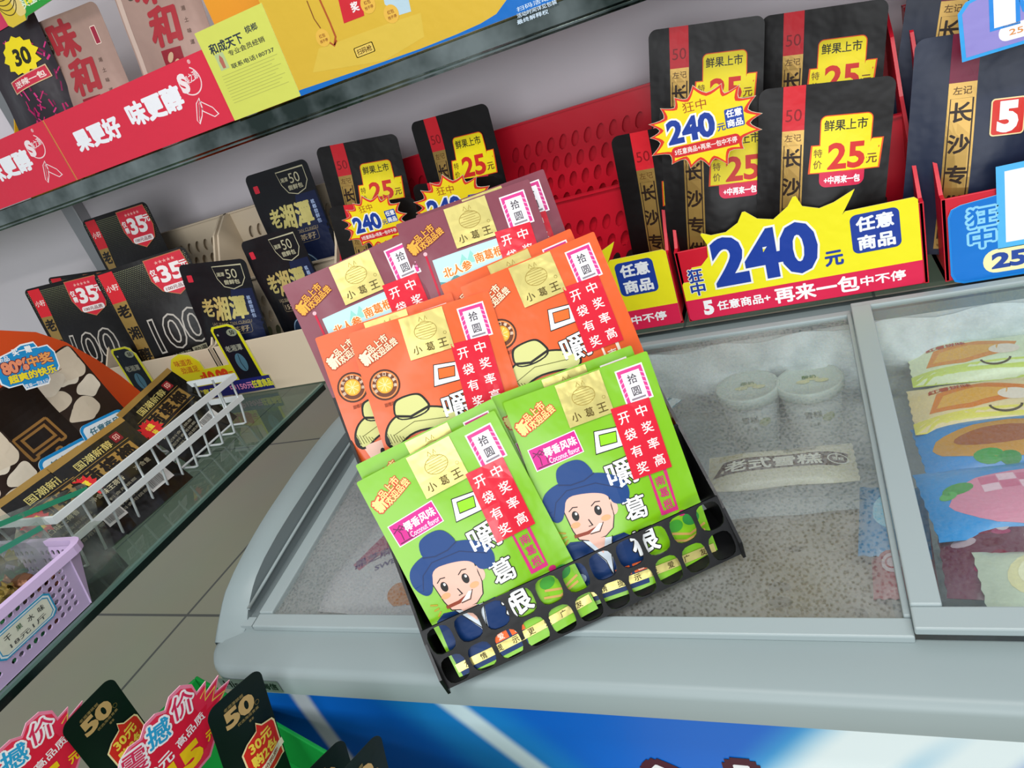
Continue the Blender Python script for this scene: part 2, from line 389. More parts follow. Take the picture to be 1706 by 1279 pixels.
fbuild(Geo().box(FX0 + .04, .46, 0, FX1 - .04, 1.0, .06, M('dark_plinth', '2c2e30', .6)), 'plinth')
# moulded top rim: a ring following the slope of the lids
g = Geo()
def ring_pts(x0, y0, x1, y1, r, n=8): return rrect(x0, y0, x1, y1, r, n)
op = (-.70, .478, .80, .985)
def lps(): 
    o = []
    for (ins, dz) in ((0, -.036), (0, -.010), (.003, -.003), (.010, 0)):
        o.append([(x, y, lz(y) + dz) for x, y in ring_pts(FX0 + ins, FY0 + ins, FX1 - ins, FY1 - ins, .055 - ins)])
    o.append([(x, y, lz(y)) for x, y in ring_pts(*op, .006)]); o.append([(x, y, lz(y) - .05) for x, y in ring_pts(*op, .006)])
    return o
L = lps(); n = len(L[0]); v = [p for q in L for p in q]
f = [(k * n + i, k * n + (i + 1) % n, (k + 1) * n + (i + 1) % n, (k + 1) * n + i) for k in range(len(L) - 1) for i in range(n)]
g.add(v, f, rim_m, True); rim = fbuild(g, 'top_rim')
md = rim.modifiers.new('e', 'EDGE_SPLIT'); md.split_angle = R_(50)
# arched cheek at the left end: its inner face beside the lids has its shade painted as darker grey
def interp(tb, y):
    if y <= tb[0][0]: return tb[0][1]
    for (a, p), (b, q) in zip(tb, tb[1:]):
        if y <= b: return p + (q - p) * (y - a) / (b - a)
    return tb[-1][1]
OB = [(.455, 0), (.475, .018), (.50, .034), (.53, .042), (.56, .047), (.60, .051), (.63, .0525), (.70, .0535), (.77, .051), (.82, .047), (.90, .036), (.97, .022), (1.02, .006)]
IB = [(.478, 0), (.49, .014), (.51, .028), (.53, .036), (.554, .041), (.59, .0445), (.63, .046), (.74, .046), (.80, .043), (.90, .033), (.97, .019), (1.02, .004)]
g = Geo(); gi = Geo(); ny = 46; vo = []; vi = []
for k in range(ny + 1):
    y = .455 + (1.02 - .455) * k / ny; z = lz(y); o_ = interp(OB, y); i_ = min(interp(IB, y), o_)
    xo = FX0 + (.002 if y > .47 else .002 + .055 - math.sqrt(max(0, .055 ** 2 - (.47 - y) ** 2)))
    vo += [(xo - .0015, y, z - .022), (xo - .001, y, z + o_ * .5), (xo, y, z + o_ - .004 * min(1, o_ / .02)), (xo + .005, y, z + o_), (-.722, y, z + i_ + .0005), (-.717, y, z + i_ - .003 * min(1, i_ / .02))]
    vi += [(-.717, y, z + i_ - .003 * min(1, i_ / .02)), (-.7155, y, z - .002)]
for k in range(ny):
    for q in range(5): a = k * 6 + q; g.add([], [], rim_m); g.f.append((a, a + 1, a + 7, a + 6)); g.m.append(0); g.sm.append(True)
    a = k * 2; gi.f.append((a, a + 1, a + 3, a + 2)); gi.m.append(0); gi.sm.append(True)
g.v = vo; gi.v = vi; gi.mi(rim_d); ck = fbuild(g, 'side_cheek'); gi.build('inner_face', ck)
Geo().tube([(-.7135, y, lz(y) + .017 + .006 * math.sin(PI * (y - .49) / .5)) for y in [.492 + .04 * i for i in range(13)]], .0022, rim_w, 8).build('guide_rail', ck)
def slab(g, x0, y0, x1, y1, h0, h1, m):
    v = [(x, y, lz(y) + h) for h in (h0, h1) for y in (y0, y1) for x in (x0, x1)]
    return g.add(v, [(0, 2, 3, 1), (4, 5, 7, 6), (0, 1, 5, 4), (2, 6, 7, 3), (0, 4, 6, 2), (1, 3, 7, 5)], m)
fbuild(slab(Geo(), -.716, .485, -.701, .985, -.006, .0045, rim_d), 'sliding_track')
fbuild(slab(Geo(), -.722, .476, -.704, .489, -.006, .006, rim_w), 'end_cap')
def lid(name, x0, x1, h, bars, gm, gx):
    g = Geo(); (l_, r_, f_, b_) = bars; y0, y1 = .474, .985
    slab(g, x0, y0, x1, y0 + f_, h, h + .008, rim_w); slab(g, x0, y1 - b_, x1, y1, h, h + .008, rim_w)
    slab(g, x0, y0 + f_, x0 + l_, y1 - b_, h, h + .010, rim_w); slab(g, x1 - r_, y0 + f_, x1, y1 - b_, h, h + .010, rim_w)
    o = fbuild(g, 'lid_frame', bevel=.0015)
    pg = Geo(); slab(pg, x0 + l_ - .003, y0 + f_ - .003, x1 - r_ + .003, y1 - b_ + .003, h + .003, h + .0045, gm); p = pg.build('glass_pane', o); return o
glassL = glass_mat('foggy_lid_glass', 'f4f8f8', 'd8dad6', .0, .24, 6, .11); glassR = glass_mat('clear_lid_glass', 'f6fafa', 'd2dadb', .0, .10, 7, .02)
lid('lid_frame', -.701, .034, .0, (.022, .006, .019, .012), glassL, 0)
lid('lid_frame', .034, .80, .010, (.024, .02, .022, .012), glassR, 0)
# maker's plate under the rim
pl = at(356, 1121, y=FY0); pr = at(462, 1134, y=FY0)
a = Art().rr(0, 0, 96, 19, 2, '66756d').text('Hisense', 36, 9.5, 11, '15191a', 1, wd=56, bold=.02).text('海信', 80, 9.5, 11, '15191a', 1, bold=.03)
g = Geo().art(a, lambda x, y, off: Vector((x, -off, y))); o = fbuild(g, 'maker_plate'); o.matrix_parent_inverse = Matrix.Identity(4)
o.location = Vector((pl.x, FY0 - .0008, .829)) - FO
# printed letters of the front, only their tops show in the photo
a = Art().text('冰', 0, 0, 150, '4a2030', 0, bold=.075).text('冰', 0, 0, 150, 'eceef0', 1, bold=.01)
pt = at(1152, 1262, y=.44); o = fbuild(Geo().art(a, lambda x, y, off: Vector((x, -off, y))), 'front_lettering'); o.matrix_parent_inverse = Matrix.Identity(4)
o.location = Vector((pt.x + .03, .4395, pt.z - .080)) - FO
fl = noise_mat('frosted_liner', 'd6dada', 'eceeee', 9, .7, .3)
g = Geo(); x0, y0, x1, y1, zb = -.694, .482, .795, .982, .62
v = [(x, y, z) for z in (zb, 0) for y in (y0, y1) for x in (x0, x1)]; v = [(x, y, z if z else lz(y) - .012) for x, y, z in v]
g.add(v, [(0, 1, 3, 2), (0, 4, 5, 1), (2, 3, 7, 6), (0, 2, 6, 4), (1, 5, 7, 3)], fl); fbuild(g, 'liner')

# ------------------------------------------------------------------ shelves
glass_sh = glass_mat('shelf_glass', 'c9ddd5', 'bcc8c4', .03, .08, 3); edge_m = M('glass_edge_dark', '0f1c18', .15); edge_l = M('glass_edge_green', '5d7a70', .2)
chrome = M('chrome_strip', 'c4cbcb', .09, 1.0)
SZ = .95; SXE = -.887
sh = empty('glass_shelf', T(SXE - .4, .4, SZ), 'low glass side shelf with dark front edge, carrying the wire basket and lilac basket', 'shelf'); so = Matrix.Translation(-sh.matrix_world.translation)
def sb(g, nm, **k): o = g.build(nm, **k); o.parent = sh; o.matrix_parent_inverse = so; return o
sb(Geo().box(-2.3, -.6, SZ - .008, SXE - .007, 1.28, SZ, glass_sh), 'glass_deck')
sb(Geo().box(SXE - .007, -.6, SZ - .008, SXE - .001, 1.0, SZ, edge_l), 'polished_edge'); sb(Geo().box(SXE - .004, -.6, SZ - .014, SXE, 1.0, SZ - .004, edge_m), 'edge_strip')
g = Geo()
g.box(-2.25, -.42, 0, -2.21, -.38, SZ - .008, alu); sb(g, 'leg'); sb(Geo().box(-2.2, -.412, SZ - .04, -.95, -.388, SZ - .009, alu), 'bracket')
bs = empty('glass_shelf', T(0, 1.15, SZ - .004), 'narrow glass back shelf above the freezer under the red and beige trays', 'shelf')
o = Geo().box(SXE + .004, 1.005, SZ - .006, 1.2, 1.295, SZ, glass_sh).build('glass_deck'); o.parent = bs; o.matrix_parent_inverse = Matrix.Translation(-bs.matrix_world.translation)
o = Geo().box(SXE + .3, 1.25, SZ - .05, 1.1, 1.295, SZ - .007, alu).build('bracket_rail'); o.parent = bs; o.matrix_parent_inverse = Matrix.Translation(-bs.matrix_world.translation)
UY = 1.05; UZ0, UZ1 = 1.391, 1.432
us = empty('upper_shelf', T(-.6, 1.17, UZ1), 'upper wall shelf with chrome front strip along its edge', 'shelf'); uo = Matrix.Translation(-us.matrix_world.translation)
def ub(g, nm, **k): o = g.build(nm, **k); o.parent = us; o.matrix_parent_inverse = uo; return o
ub(Geo().box(-2.3, UY + .002, UZ1 - .012, 1.2, 1.30, UZ1 - .002, M('shelf_board', 'b9b2b6', .5)), 'deck')
cm = noise_mat('chrome_painted_reflections', '47534e', 'b4bfbb', 9, .07, 0, 1.0)  # dark and bright reflections are painted into the chrome colour as noise
pts = [(UY, UZ1 - .002), (UY - .006, UZ1 - .004), (UY - .0085, UZ1 - .012), (UY - .009, UZ0 + .009), (UY - .007, UZ0 + .006), (UY - .009, UZ0 + .003), (UY - .007, UZ0), (UY + .004, UZ0), (UY + .004, UZ1 - .012)]
ub(Geo().prism(pts, -2.3, 1.2, cm, 'x'), 'chrome_strip')

# ------------------------------------------------------------------ printed artwork and pouch kinds
def price_sticker(a, x, y, k=1, l1='鲜果上市', l2='25', l3='+中再来一包'):
    """yellow special-price flash, origin at its lower left, about 66 x 70"""
    s = Art()
    s.rr(9, 0, 52, 22, 7, 'd6204a', 0).rr(8, 36, 57, 70, 6, 'e8541e', 0).poly([(-2, 14), (66, 15), (68, 45), (58, 45), (57, 42), (0, 42)], 'e8541e', 0)
    s.rr(9, 37, 56, 69, 5, 'f7e316', 1).poly([(0, 15), (64.5, 16), (66.5, 44), (57, 44), (56, 41), (1.5, 41)], 'f7e316', 1)
    s.text(l1, 32, 60, 10.5, '2a2a12', 2, wd=40, bold=.02).text('特', 7, 34, 8, '8a6a14', 2).text('价', 7, 23, 8, '8a6a14', 2)
    s.text(l2, 34, 30, 24, 'd3261c', 2, wd=33, bold=.03).text('元', 58, 25, 9, '7a4a10', 2, bold=.03).text(l3, 31, 7, 7.5, 'ffffff', 1, wd=34, bold=.04)
    a.merge(s, x, y, k); return a
def gold_strip(a, x0, x1, h, tabc='d8232f', num='50', word='长沙专供', inkc='2a1a10', bot=8):
    a.rect(x0, bot, x1, h - 55, '@goldprint', 0).rect(x0, h - 55, x1, h, tabc, 0)
    if num: a.text(num, (x0 + x1) / 2, h - 36, 15, '8c1018', 1, bold=.0)
    a.text('左记', (x0 + x1) / 2, h - 64, 9, '6b4a1c', 1, wd=20)
    m = 3; a.line([(x0 + m, 22), (x1 - m, 22), (x1 - m, h - 73), (x0 + m, h - 73)], 1, inkc, 1, True)
    n = len(word); top = h - 78; pitch = (top - 26 - (18 if n == 4 else 0)) / n
    a.vtext(word, (x0 + x1) / 2, top, 22, pitch, inkc, 1, bold=.03)
    if n == 4: a.text('槟榔', (x0 + x1) / 2, 31, 10, inkc, 1, wd=20)
    a.ell((x0 + x1) / 2, 14, 12, 5, '7a5a26', 0)
    return a
blackfilm = M('black_matte_film', '0c0808', .42, 0, .2, 28, .34); navyfilm = M('navy_matte_film', '18233c', .42, 0, .2, 28, .4)
# black pouch with red-and-gold strip and a yellow 25 sticker
a = gold_strip(Art(), 30, 57, 270); st = price_sticker(Art(), 66, 142, 1.26)
P25 = pouch('snack_pouch', 'snack bag', .160, .270, .034, blackfilm, a, [('price_sticker', st)], 3)
a = gold_strip(Art(), 40, 70, 270, '7c1c3c', '', '长沙专供'); s5 = Art().rr(86, 150, 122, 192, 4, 'f2d8a0').rr(87.5, 151.5, 120.5, 190.5, 3, 'd23228', 1).text('5', 104, 171, 30, 'ffffff', 2, bold=.06)
PNAV = pouch('snack_pouch', 'snack bag', .165, .270, .040, navyfilm, a, [('price_sticker', s5)], 8)
# black 100 pouch
a = Art()
for j in range(24):
    for i in range(52):
        x = 5 + i * 3.7 + (j % 2) * 1.85; y = 262 - j * 3.6; r = 1.25 * (1 - j / 26)
        if 9 < x < 40 or x > 196: continue
        a.poly([(x - r, y), (x, y - r), (x + r, y), (x, y + r)], '8d8f6c')
a.rect(9, 8, 40, 205, '@goldprint', 0).rect(9, 205, 40, 268, 'd8232f', 0).text('小籽', 24.5, 236, 13, 'f3d9d2', 1, wd=26, bold=.02)
a.vtext('老湘醇', 24.5, 198, 26, 48, '1a1410', 1, bold=.04)
a.text('100', 118, 118, 70, 'b9b2a8', 1, wd=104, bold=.035).text('100', 118, 118, 70, '15110f', 2, wd=104, bold=.0)
a.rect(128, 62, 172, 75, 'a9a58a', 0).text('味道浓', 104, 68.5, 9, 'a9a58a', 1, wd=40).text('劲道足', 150, 68.5, 9, '1a1714', 1, wd=38)
b = Art(); o = [(108, 268), (190, 268), (194, 225), (184, 200), (152, 184), (120, 200), (106, 225)]
b.poly(o, 'b9714a', 0).poly([(149 + (x - 149) * .96, 228 + (y - 228) * .96) for x, y in o], 'd7293c', 1).text('35', 152, 232, 31, 'f6efec', 2, wd=46, bold=.04).text('仅', 117, 240, 12, 'f6efec', 2, bold=.03).text('需', 118, 226, 11, 'f6efec', 2, bold=.03).text('元', 183, 240, 14, 'f6efec', 2, bold=.04)
b.rr(124, 196, 180, 208, 5, 'f2e6e4', 2).text('100元品质', 152, 202, 7.5, '7a1c24', 3, wd=46, bold=.02).text('★★★★★', 150, 257, 7, 'f0a8a0', 2, wd=44)
P100 = pouch('snack_pouch', 'snack bag', .200, .272, .040, blackfilm, a, [('price_sticker', b)], 5)
# black-navy pouch with gold name
a = Art().poly([(40, 4), (146, 4), (146, 215), (100, 215)], '161f3e', 0)
a.text('老', 38, 183, 34, '@gold', 1, wd=26, bold=.03).text('湘潭', 88, 180, 44, '@gold', 1, wd=68, bold=.035).vtext('槟榔尝鲜包', 132, 200, 8, 9, '9fb2d6', 1)
a.text('LAO XIANG TAN CUNGU', 82, 150, 6, '8a7c62', 1, wd=86).text('15全茶籽', 84, 137, 12, 'a9987a', 1, wd=66, bold=.02).line(rrect(46, 128, 122, 147, 4), .8, '8a7c62', 1, True)
a.rr(12, 236, 24, 250, 2, 'd02a3c', 1)
em = [(74, 262), (138, 262), (138, 236), (128, 222), (108, 216), (88, 222), (78, 238)]
a.line(em, 1.6, 'b9b394', 1, True).text('50', 112, 246, 18, 'b9b394', 1, bold=.0).text('尝鲜包', 108, 230, 9, 'b9b394', 1, wd=34, bold=.03).text('湘潭', 88, 246, 8, 'b9b394', 1)
a.ell(74, 66, 34, 46, '3d5878', 0).ell(74, 66, 31, 43, '1c2c44', 1).line([(74, 108), (70, 90), (78, 70), (72, 40), (76, 24)], 3, 'a8bdc9', 2).line(ellipse(74, 66, 32, 44, 30), 1, '9db4c2', 2, True)
for i in range(9): a.line([(74, 66 + 40 * math.cos(i * .4)), (74 + 28 * math.sin(i * .38), 66 + 36 * math.cos(i * .4 + .2))], .7, '7d99ae', 2)
PLX = pouch('snack_pouch', 'snack bag', .150, .272, .036, M('black_navy_film', '090b11', .38, 0, .2, 28, .36), a, [], 11)
# dark green-black 50 pouch with a red badge
a = Art().text('50', 78, 176, 42, 'c4a068', 1, wd=78, bold=.05).text('老湘潭槟榔', 70, 206, 9, '8f7a4a', 1, wd=56, rot=0).text('优选海南青果', 94, 146, 8, '8f7a4a', 1, wd=64).line(ellipse(126, 160, 6, 6, 14), 1, '@goldprint', 1, True).text('尊享', 98, 132, 7, '8f7a4a', 1)
b = Art(); o = [(70, 8), (70, 78), (84, 90), (108, 98), (112, 112), (122, 100), (146, 92), (150, 84), (150, 8)]
b.poly(o, 'efd9a0', 0).poly([(110 + (x - 110) * .93, 56 + (y - 56) * .94) for x, y in o], 'd32a22', 1).text('30元', 110, 76, 20, 'f5d24a', 2, wd=50, bold=.04).text('购2包', 110, 50, 22, 'f5d24a', 2, wd=58, bold=.04).rect(66, 20, 154, 34, 'f0e2c0', 2, 8).text('同价同质', 110, 27, 8, '8a3a22', 3, wd=50, rot=8)
P50 = pouch('snack_pouch', 'snack bag', .071, .225, .022, M('green_black_film', '0d1a15', .45, 0, .15, 28, .3), Art().merge(a, 0, 119, .444), [('price_badge', Art().merge(b, -24, 102, .62))], 13)
# little black-and-gold pouch for the wire basket
a = Art().rect(0, 140, 138, 150, '@goldprint', 0).rect(10, 84, 118, 112, '2a2116', 0).rect(12, 86, 116, 110, '@goldprint', 1)
for i, ch in enumerate('荷槟榔'): a.text(ch, 32 + i * 32, 98, 22, '1a130c', 2, wd=27, bold=.05)
a.text('国潮新醇', 60, 125, 13, '@gold', 1, wd=66, bold=.02).rr(98, 119, 114, 135, 2, '7c1c22', 1).text('印', 106, 127, 10, 'e6b0a0', 2).line([(10, 115), (118, 115)], 1, '@goldprint', 1).line([(10, 80), (118, 80)], 1, '@goldprint', 1)
a.text('口味王荷香', 36, 70, 9, 'c9c1a0', 1, wd=46).text('净含量', 96, 68, 8, '9a937a', 1, wd=32)
for i in range(4): a.text('配料食用槟榔', 40, 56 - i * 8, 5, '8f8a78', 1, wd=58)
a.rect(70, 22, 118, 44, 'e2e2de', 1)
rb = random.Random(4); x = 73
while x < 102: q = rb.uniform(.5, 1.4); a.rect(x, 26, x + q, 42, '26282a', 2); x += q + rb.uniform(.6, 1.3)
b = Art().poly(burst(14, 92, 21, 22, 14, .74, 3), 'd8252a', 0).text('加量', 14, 97, 10, 'f6d83a', 1, wd=18, bold=.04).text('装', 14, 85, 9, 'f6d83a', 1, bold=.04)
PW = pouch('snack_pouch', 'snack bag', .138, .150, .026, M('black_gloss_film', '0c0b09', .25, 0, .3, 30, .45, .1), a, [('promotion_burst', b)], 17)
# kraft pouch with red brush lettering
a = Art().text('味', 70, 222, 58, 'a83038', 1, wd=54, bold=.045).text('和', 84, 156, 58, 'a83038', 1, wd=56, bold=.045).rect(66, 66, 106, 120, '8f2430', 0)
for q in ((76, 30), (90, 44), (82, 56), (97, 28)): a.ell(q[0], q[1] + 51, 9, 5, 'c9a888', 1, 14, 50)
a.vtext('湘土味道', 128, 176, 7, 17, '6a5248', 1).rr(26, 206, 40, 240, 6, '4c463c', 1).vtext('红曲', 33, 236, 9, 14, 'b9a58c', 2).rr(132, 196, 144, 226, 2, 'e8d0c0', 0).rr(133.5, 197.5, 142.5, 224.5, 1, '9c2a40', 1).line([(8, 2), (8, 250)], 10, 'c9b1a4', 0)
PK = pouch('snack_pouch', 'snack bag', .165, .260, .030, M('kraft_foil', 'ab8c80', .4, .15, .3, 24, .5), a, [], 19)
# magenta betel pouch with a yellow 30 sticker
a = Art(); rb = random.Random(9)
for i in range(60):
    x, y = rb.uniform(55, 140), rb.uniform(20, 190); an = rb.uniform(30, 150); ln = rb.uniform(8, 18)
    a.line([(x, y), (x + ln * math.cos(R_(an)), y + ln * math.sin(R_(an)))], rb.uniform(2, 4.5), rb.choice(['b01c5e', 'd0357c', '7a1248', 'c22a68']), 0)
b = Art().poly(burst(88, 160, 40, 34, 12, .82, 6), 'efd81e', 0).text('30', 92, 158, 26, '2a2a1a', 1, bold=.04).poly(rot_pts([(48, 104), (132, 112), (130, 134), (46, 126)], 4), 'd9b48a', 1).poly(rot_pts([(50, 106), (130, 113.5), (128, 132), (48, 124.5)], 4), 'c72a44', 2).text('送辣一包', 90, 119, 11, 'f2dcd4', 3, wd=66, rot=8, bold=.03).poly([(10, 200), (120, 214), (118, 252), (8, 240)], 'cf3a5e', 0)
PM = pouch('snack_pouch', 'snack bag', .150, .260, .034, M('aubergine_film', '241a22', .35, 0, .2, 26, .5, .2), a, [('price_sticker', b)], 23)
# blue-brown pouch with orange flashes on the upper shelf
a = Art().rect(0, 0, 44, 250, '20406e', 0).poly([(84, 190), (104, 250), (96, 200), (118, 176), (98, 150), (102, 110)], 'e88a1c', 1).poly([(70, 100), (90, 140), (84, 90)], 'e8a01c', 1)
PB = pouch('snack_pouch', 'snack bag', .140, .250, .030, M('brown_film', '3a2018', .35, 0, .2), a, [], 29)
# camouflage pouch with outlined gold lettering
a = Art(); rb = random.Random(12)
for i in range(34):
    x, y = rb.uniform(16, 214), rb.uniform(16, 284)
    if 34 < x < 136: continue
    o = [(x + rb.uniform(.6, 1.15) * 30 * math.cos(t * PI / 5), y + rb.uniform(.6, 1.15) * 20 * math.sin(t * PI / 5)) for t in range(10)]
    o = [(min(227, max(3, p)), min(297, max(3, q))) for p, q in o]
    o = sm(o)
    a.poly(o, rb.choice(['d9cbb4', 'd9cbb4', 'e3d8c4', '6e3a2a', '7a5a40']), i % 3)
a.poly([(36, 4), (126, 4), (140, 296), (44, 296)], '1d130d', 3)
for i, ch in enumerate('口味王'): a.text(ch, 82, 200 - i * 50, 40, '9a7038', 5, wd=58, bold=.09).text(ch, 82, 200 - i * 50, 40, '2a190e', 6.4, wd=58, bold=.0)
PCAM = pouch('snack_pouch', 'snack bag', .230, .300, .044, M('brown_camouflage_film', '2a1a12', .4, 0, .2, 22, .5), a, [], 31)

# the ten-yuan chewing root pouches on the black stand (155 x 225)
def xgw(kind):
    a = Art(); ol = '1c1a14'
    if kind == 'g': st, so_ = 'e8e08a', 'd8402a'
    elif kind == 'o': st, so_ = 'f7e3c0', 'b5491e'
    else: st, so_ = 'e9a83a', '7a2a20'
    s = Art().text('新', 8, 9, 15, st, 2, wd=12, bold=.05, out=so_, outw=.08).text('品上市', 28, 14, 9.5, st, 2, wd=27, bold=.03, out=so_, outw=.08).text('欢迎品尝', 31, 4, 9, st, 2, wd=33, bold=.03, out=so_, outw=.08)
    a.merge(s, 7, 184, .92, 22)
    # ten yuan stamp
    a.rect(117, 179, 146, 216, 'fbf2f6', 0).rect(118.5, 180.5, 144.5, 214.5, 'd63a8a', 1).rect(122, 180.5, 141, 211, 'f7f4f8', 2)
    for y in range(186, 210, 5): a.line([(118.5, y), (122, y + 2)], .9, 'f2b6d4', 2).line([(141, y + 2), (144.5, y)], .9, 'f2b6d4', 2)
    a.text('拾', 131.5, 203.5, 9.5, '4a444a', 3).text('圆', 131.5, 190.5, 9, '4a444a', 3).rect(124, 182, 139, 184, '8a8088', 3)
    if kind in 'go':
        # the stroke-box, then three big white characters with thin dark rims
        a.poly([(70, 144), (100, 143), (105, 163), (76, 167)], ol, 0).poly([(71, 145), (99.3, 144), (104, 162), (76.7, 166)], 'f6f8f8', 1).poly([(77, 150), (95, 148.5), (98, 160), (79.5, 162)], ol, 2)
        a.poly([(78, 151), (94.3, 149.5), (97, 159), (80, 161)], '8fd01c' if kind == 'g' else 'ef6a26', 3)
        a.text('嚼', 89, 119, 27, ol, 1, wd=31, bold=.05).text('嚼', 89, 119, 27, 'f6f8f8', 2.6, wd=31, bold=.014)
        a.text('葛', 89, 81, 23, ol, 1, wd=23, bold=.06).text('葛', 89, 81, 23, 'f6f8f8', 2.6, wd=23, bold=.018)
        a.text('根', 87, 46, 25, ol, 2, wd=27, bold=.07).text('根', 87, 46, 25, 'f6f8f8', 3.6, wd=27, bold=.03)
        fc = 'cf2f78' if kind == 'g' else 'efe2cf'
        a.line([(114, 64), (130, 63), (131, 108), (114, 108)], 2.2, fc, 0, True).vtext('南葛根', 122.5, 102, 9.5, 12.5, fc, 1, bold=.02)
        a.rect(115, 63, 130, 67, fc, 0)
    if kind == 'g':
        f = Art().rect(0, 0, 54, 25, 'fbe6f0', 0).rect(1, 1, 53, 24, 'd01f8a', 1).text('椰香风味', 33, 15, 9.5, 'ffffff', 2, wd=36, bold=.03).text('Coconut flavor', 34, 5.5, 6, 'fbd6ec', 2, wd=34)
        for x in (8, 15): f.line([(x, 4), (x + 1, 12), (x - .5, 16)], 1, '6a0f4a', 2).line([(x - 6, 15), (x - .5, 17.5), (x + 5, 14)], 1, '6a0f4a', 2).line([(x - 4, 20), (x - .5, 17), (x + 4, 20)], 1, '6a0f4a', 2)
        f.line([(3, 2.6), (24, 2.6)], 1.2, '6a0f4a', 2)
        a.merge(f, 8.5, 147.5, .96, 4)
        # man in a blue hat and coat
        hat, hat2, skin = '083c7a', '06285a', 'e9b8a6'
        a.poly([(6, 64), (16, 69), (30, 66), (52, 62), (70, 62), (80, 52), (82, 30), (78, 4), (4, 4), (3, 30)], '0a2f62', 0)
        a.poly([(28, 67), (43, 40), (47, 24), (52, 44), (58, 62)], 'cfd9e2', 1).poly([(34, 66), (44, 48), (51, 64)], skin, 2)
        a.line([(28, 67), (44, 40), (47, 14)], .9, ol, 2).line([(58, 63), (51, 44), (47, 24)], .9, ol, 2).ell(15, 30, 4.5, 4.5, '9fb4c8', 1)
        a.ell(67, 90, 6, 8, skin, 1, 16)
        a.poly([(24, 119), (20, 100), (22, 79), (25, 68), (38, 63), (52, 64), (62, 70), (67, 82), (69, 112)], ol, 1).poly([(25, 119), (21, 100), (23, 79.5), (26, 69), (38, 64), (52, 65), (61, 70.5), (66, 82), (68, 112)], skin, 2)
        a.poly(sm([(8, 92), (1, 106), (4, 121), (16, 128), (30, 130), (44, 130), (60, 129), (76, 123), (88, 112), (90, 99), (84, 89), (70, 92), (68, 101), (62, 107), (46, 112), (27, 114), (21, 100), (16, 92)]), hat, 3)
        a.poly(sm([(23, 125), (26, 143), (36, 147), (50, 147), (58, 141), (63, 125), (44, 121)]), hat, 4).line([(24, 128), (36, 124), (50, 124), (62, 128)], 1.3, hat2, 5).line([(9, 98), (16, 112), (30, 120), (60, 118), (84, 104)], 1, hat2, 4)
        for ex, ey in ((30, 93), (53, 91.5)): a.ell(ex, ey, 3.6, 5.2, '16120f', 3, 18).ell(ex + 1.2, ey + 2, 1.2, 1.5, 'ffffff', 4, 10).line([(ex - 5, ey + 6), (ex, ey + 9), (ex + 5, ey + 8)], 1, ol, 3)
        a.line([(41, 86), (43, 79), (39, 79)], 1, ol, 3).ell(27, 84, 5, 3, 'e8a878', 3, 14).ell(58, 82, 5, 3, 'e8a878', 3, 14)
        a.line([(22, 73), (36, 73), (46, 75)], 3.4, '8c3a22', 3).poly([(38, 72), (47, 72), (53, 78), (50, 79), (45, 76)], 'f6ece6', 4).line([(38, 71), (48, 71), (54, 79)], .9, ol, 4)
        for i in range(3): a.line([(8 + i * 1, 82 - i * 7), (15, 79 - i * 3.5)], 1.6, 'b79a2a', 1)
        a.rect(118, 30, 150, 52, '7fbe1c', 0).line([(112, 36), (128, 30), (150, 34)], 2.4, 'c9a25a', 1).line([(116, 42), (134, 35), (152, 40)], 2.4, 'c9a25a', 1).ell(122, 48, 8, 6, '3f9a2e', 1).ell(140, 50, 9, 7, '2f8a3a', 1).ell(133, 58, 4, 3, 'c0286c', 2)
    if kind == 'o':
        a.ell(21, 162, 16.5, 16.5, '4c2a1a', 0).ell(21, 162, 14.5, 14.5, 'e88a4a', 1).ell(21, 162, 13, 13, '6a3a22', 2).ell(21, 162, 9, 9, 'f2a024', 3).ell(21, 162, 7.6, 7.6, 'f7c04a', 4)
        for i in range(8): a.line([(21, 162), (21 + 7.4 * math.cos(i * PI / 4), 162 + 7.4 * math.sin(i * PI / 4))], .6, 'fbe6a8', 5)
        for i, ch in enumerate('甜橙风味口嚼葛根'): 
            t = R_(200 - i * 31); a.text(ch, 21 + 11.2 * math.cos(t), 162 + 11.2 * math.sin(t), 3.4, 'f4dcc0', 3, rot=math.degrees(t) - 90)
        a.text('甜橙风味', 22, 141, 4, '8a3a1a', 1, wd=15)
        hat, skin = 'cfcf86', 'eec3b2'
        a.poly([(10, 98), (14, 84), (22, 72), (60, 70), (70, 84), (74, 100)], skin, 1)
        a.poly(sm([(2, 100), (6, 116), (18, 127), (38, 131), (60, 128), (80, 120), (92, 106), (82, 96), (60, 103), (34, 105), (12, 92)]), ol, 1).poly(sm([(4.5, 101), (8.5, 115), (19, 125), (38, 129), (60, 126), (78.5, 118), (89, 106), (81, 98), (60, 105), (34, 107), (13, 95)]), hat, 2)
        a.poly(sm([(20, 123), (23, 142), (32, 145), (50, 145), (57, 140), (63, 123), (40, 118)]), ol, 3).poly(sm([(22, 123.5), (25, 140), (33, 143), (49, 143), (55, 138.5), (60.5, 123.5), (40, 120)]), hat, 4).line([(22, 127), (38, 122), (60, 127)], 2.6, ol, 5)
        for i in range(6): a.line([(8 + i * 3, 112 - i * 1.5), (10 + i * 3, 100)], .8, '6a6a34', 3)
        a.line([(14, 108), (40, 116), (76, 110)], .8, '6a6a34', 3).ell(30, 86, 3, 4.2, '16120f', 2, 16).line([(48, 86), (54, 89), (60, 86)], 1.1, ol, 2).poly([(8, 6), (10, 56), (30, 66), (60, 66), (76, 54), (80, 6)], '8a2a22', 0)
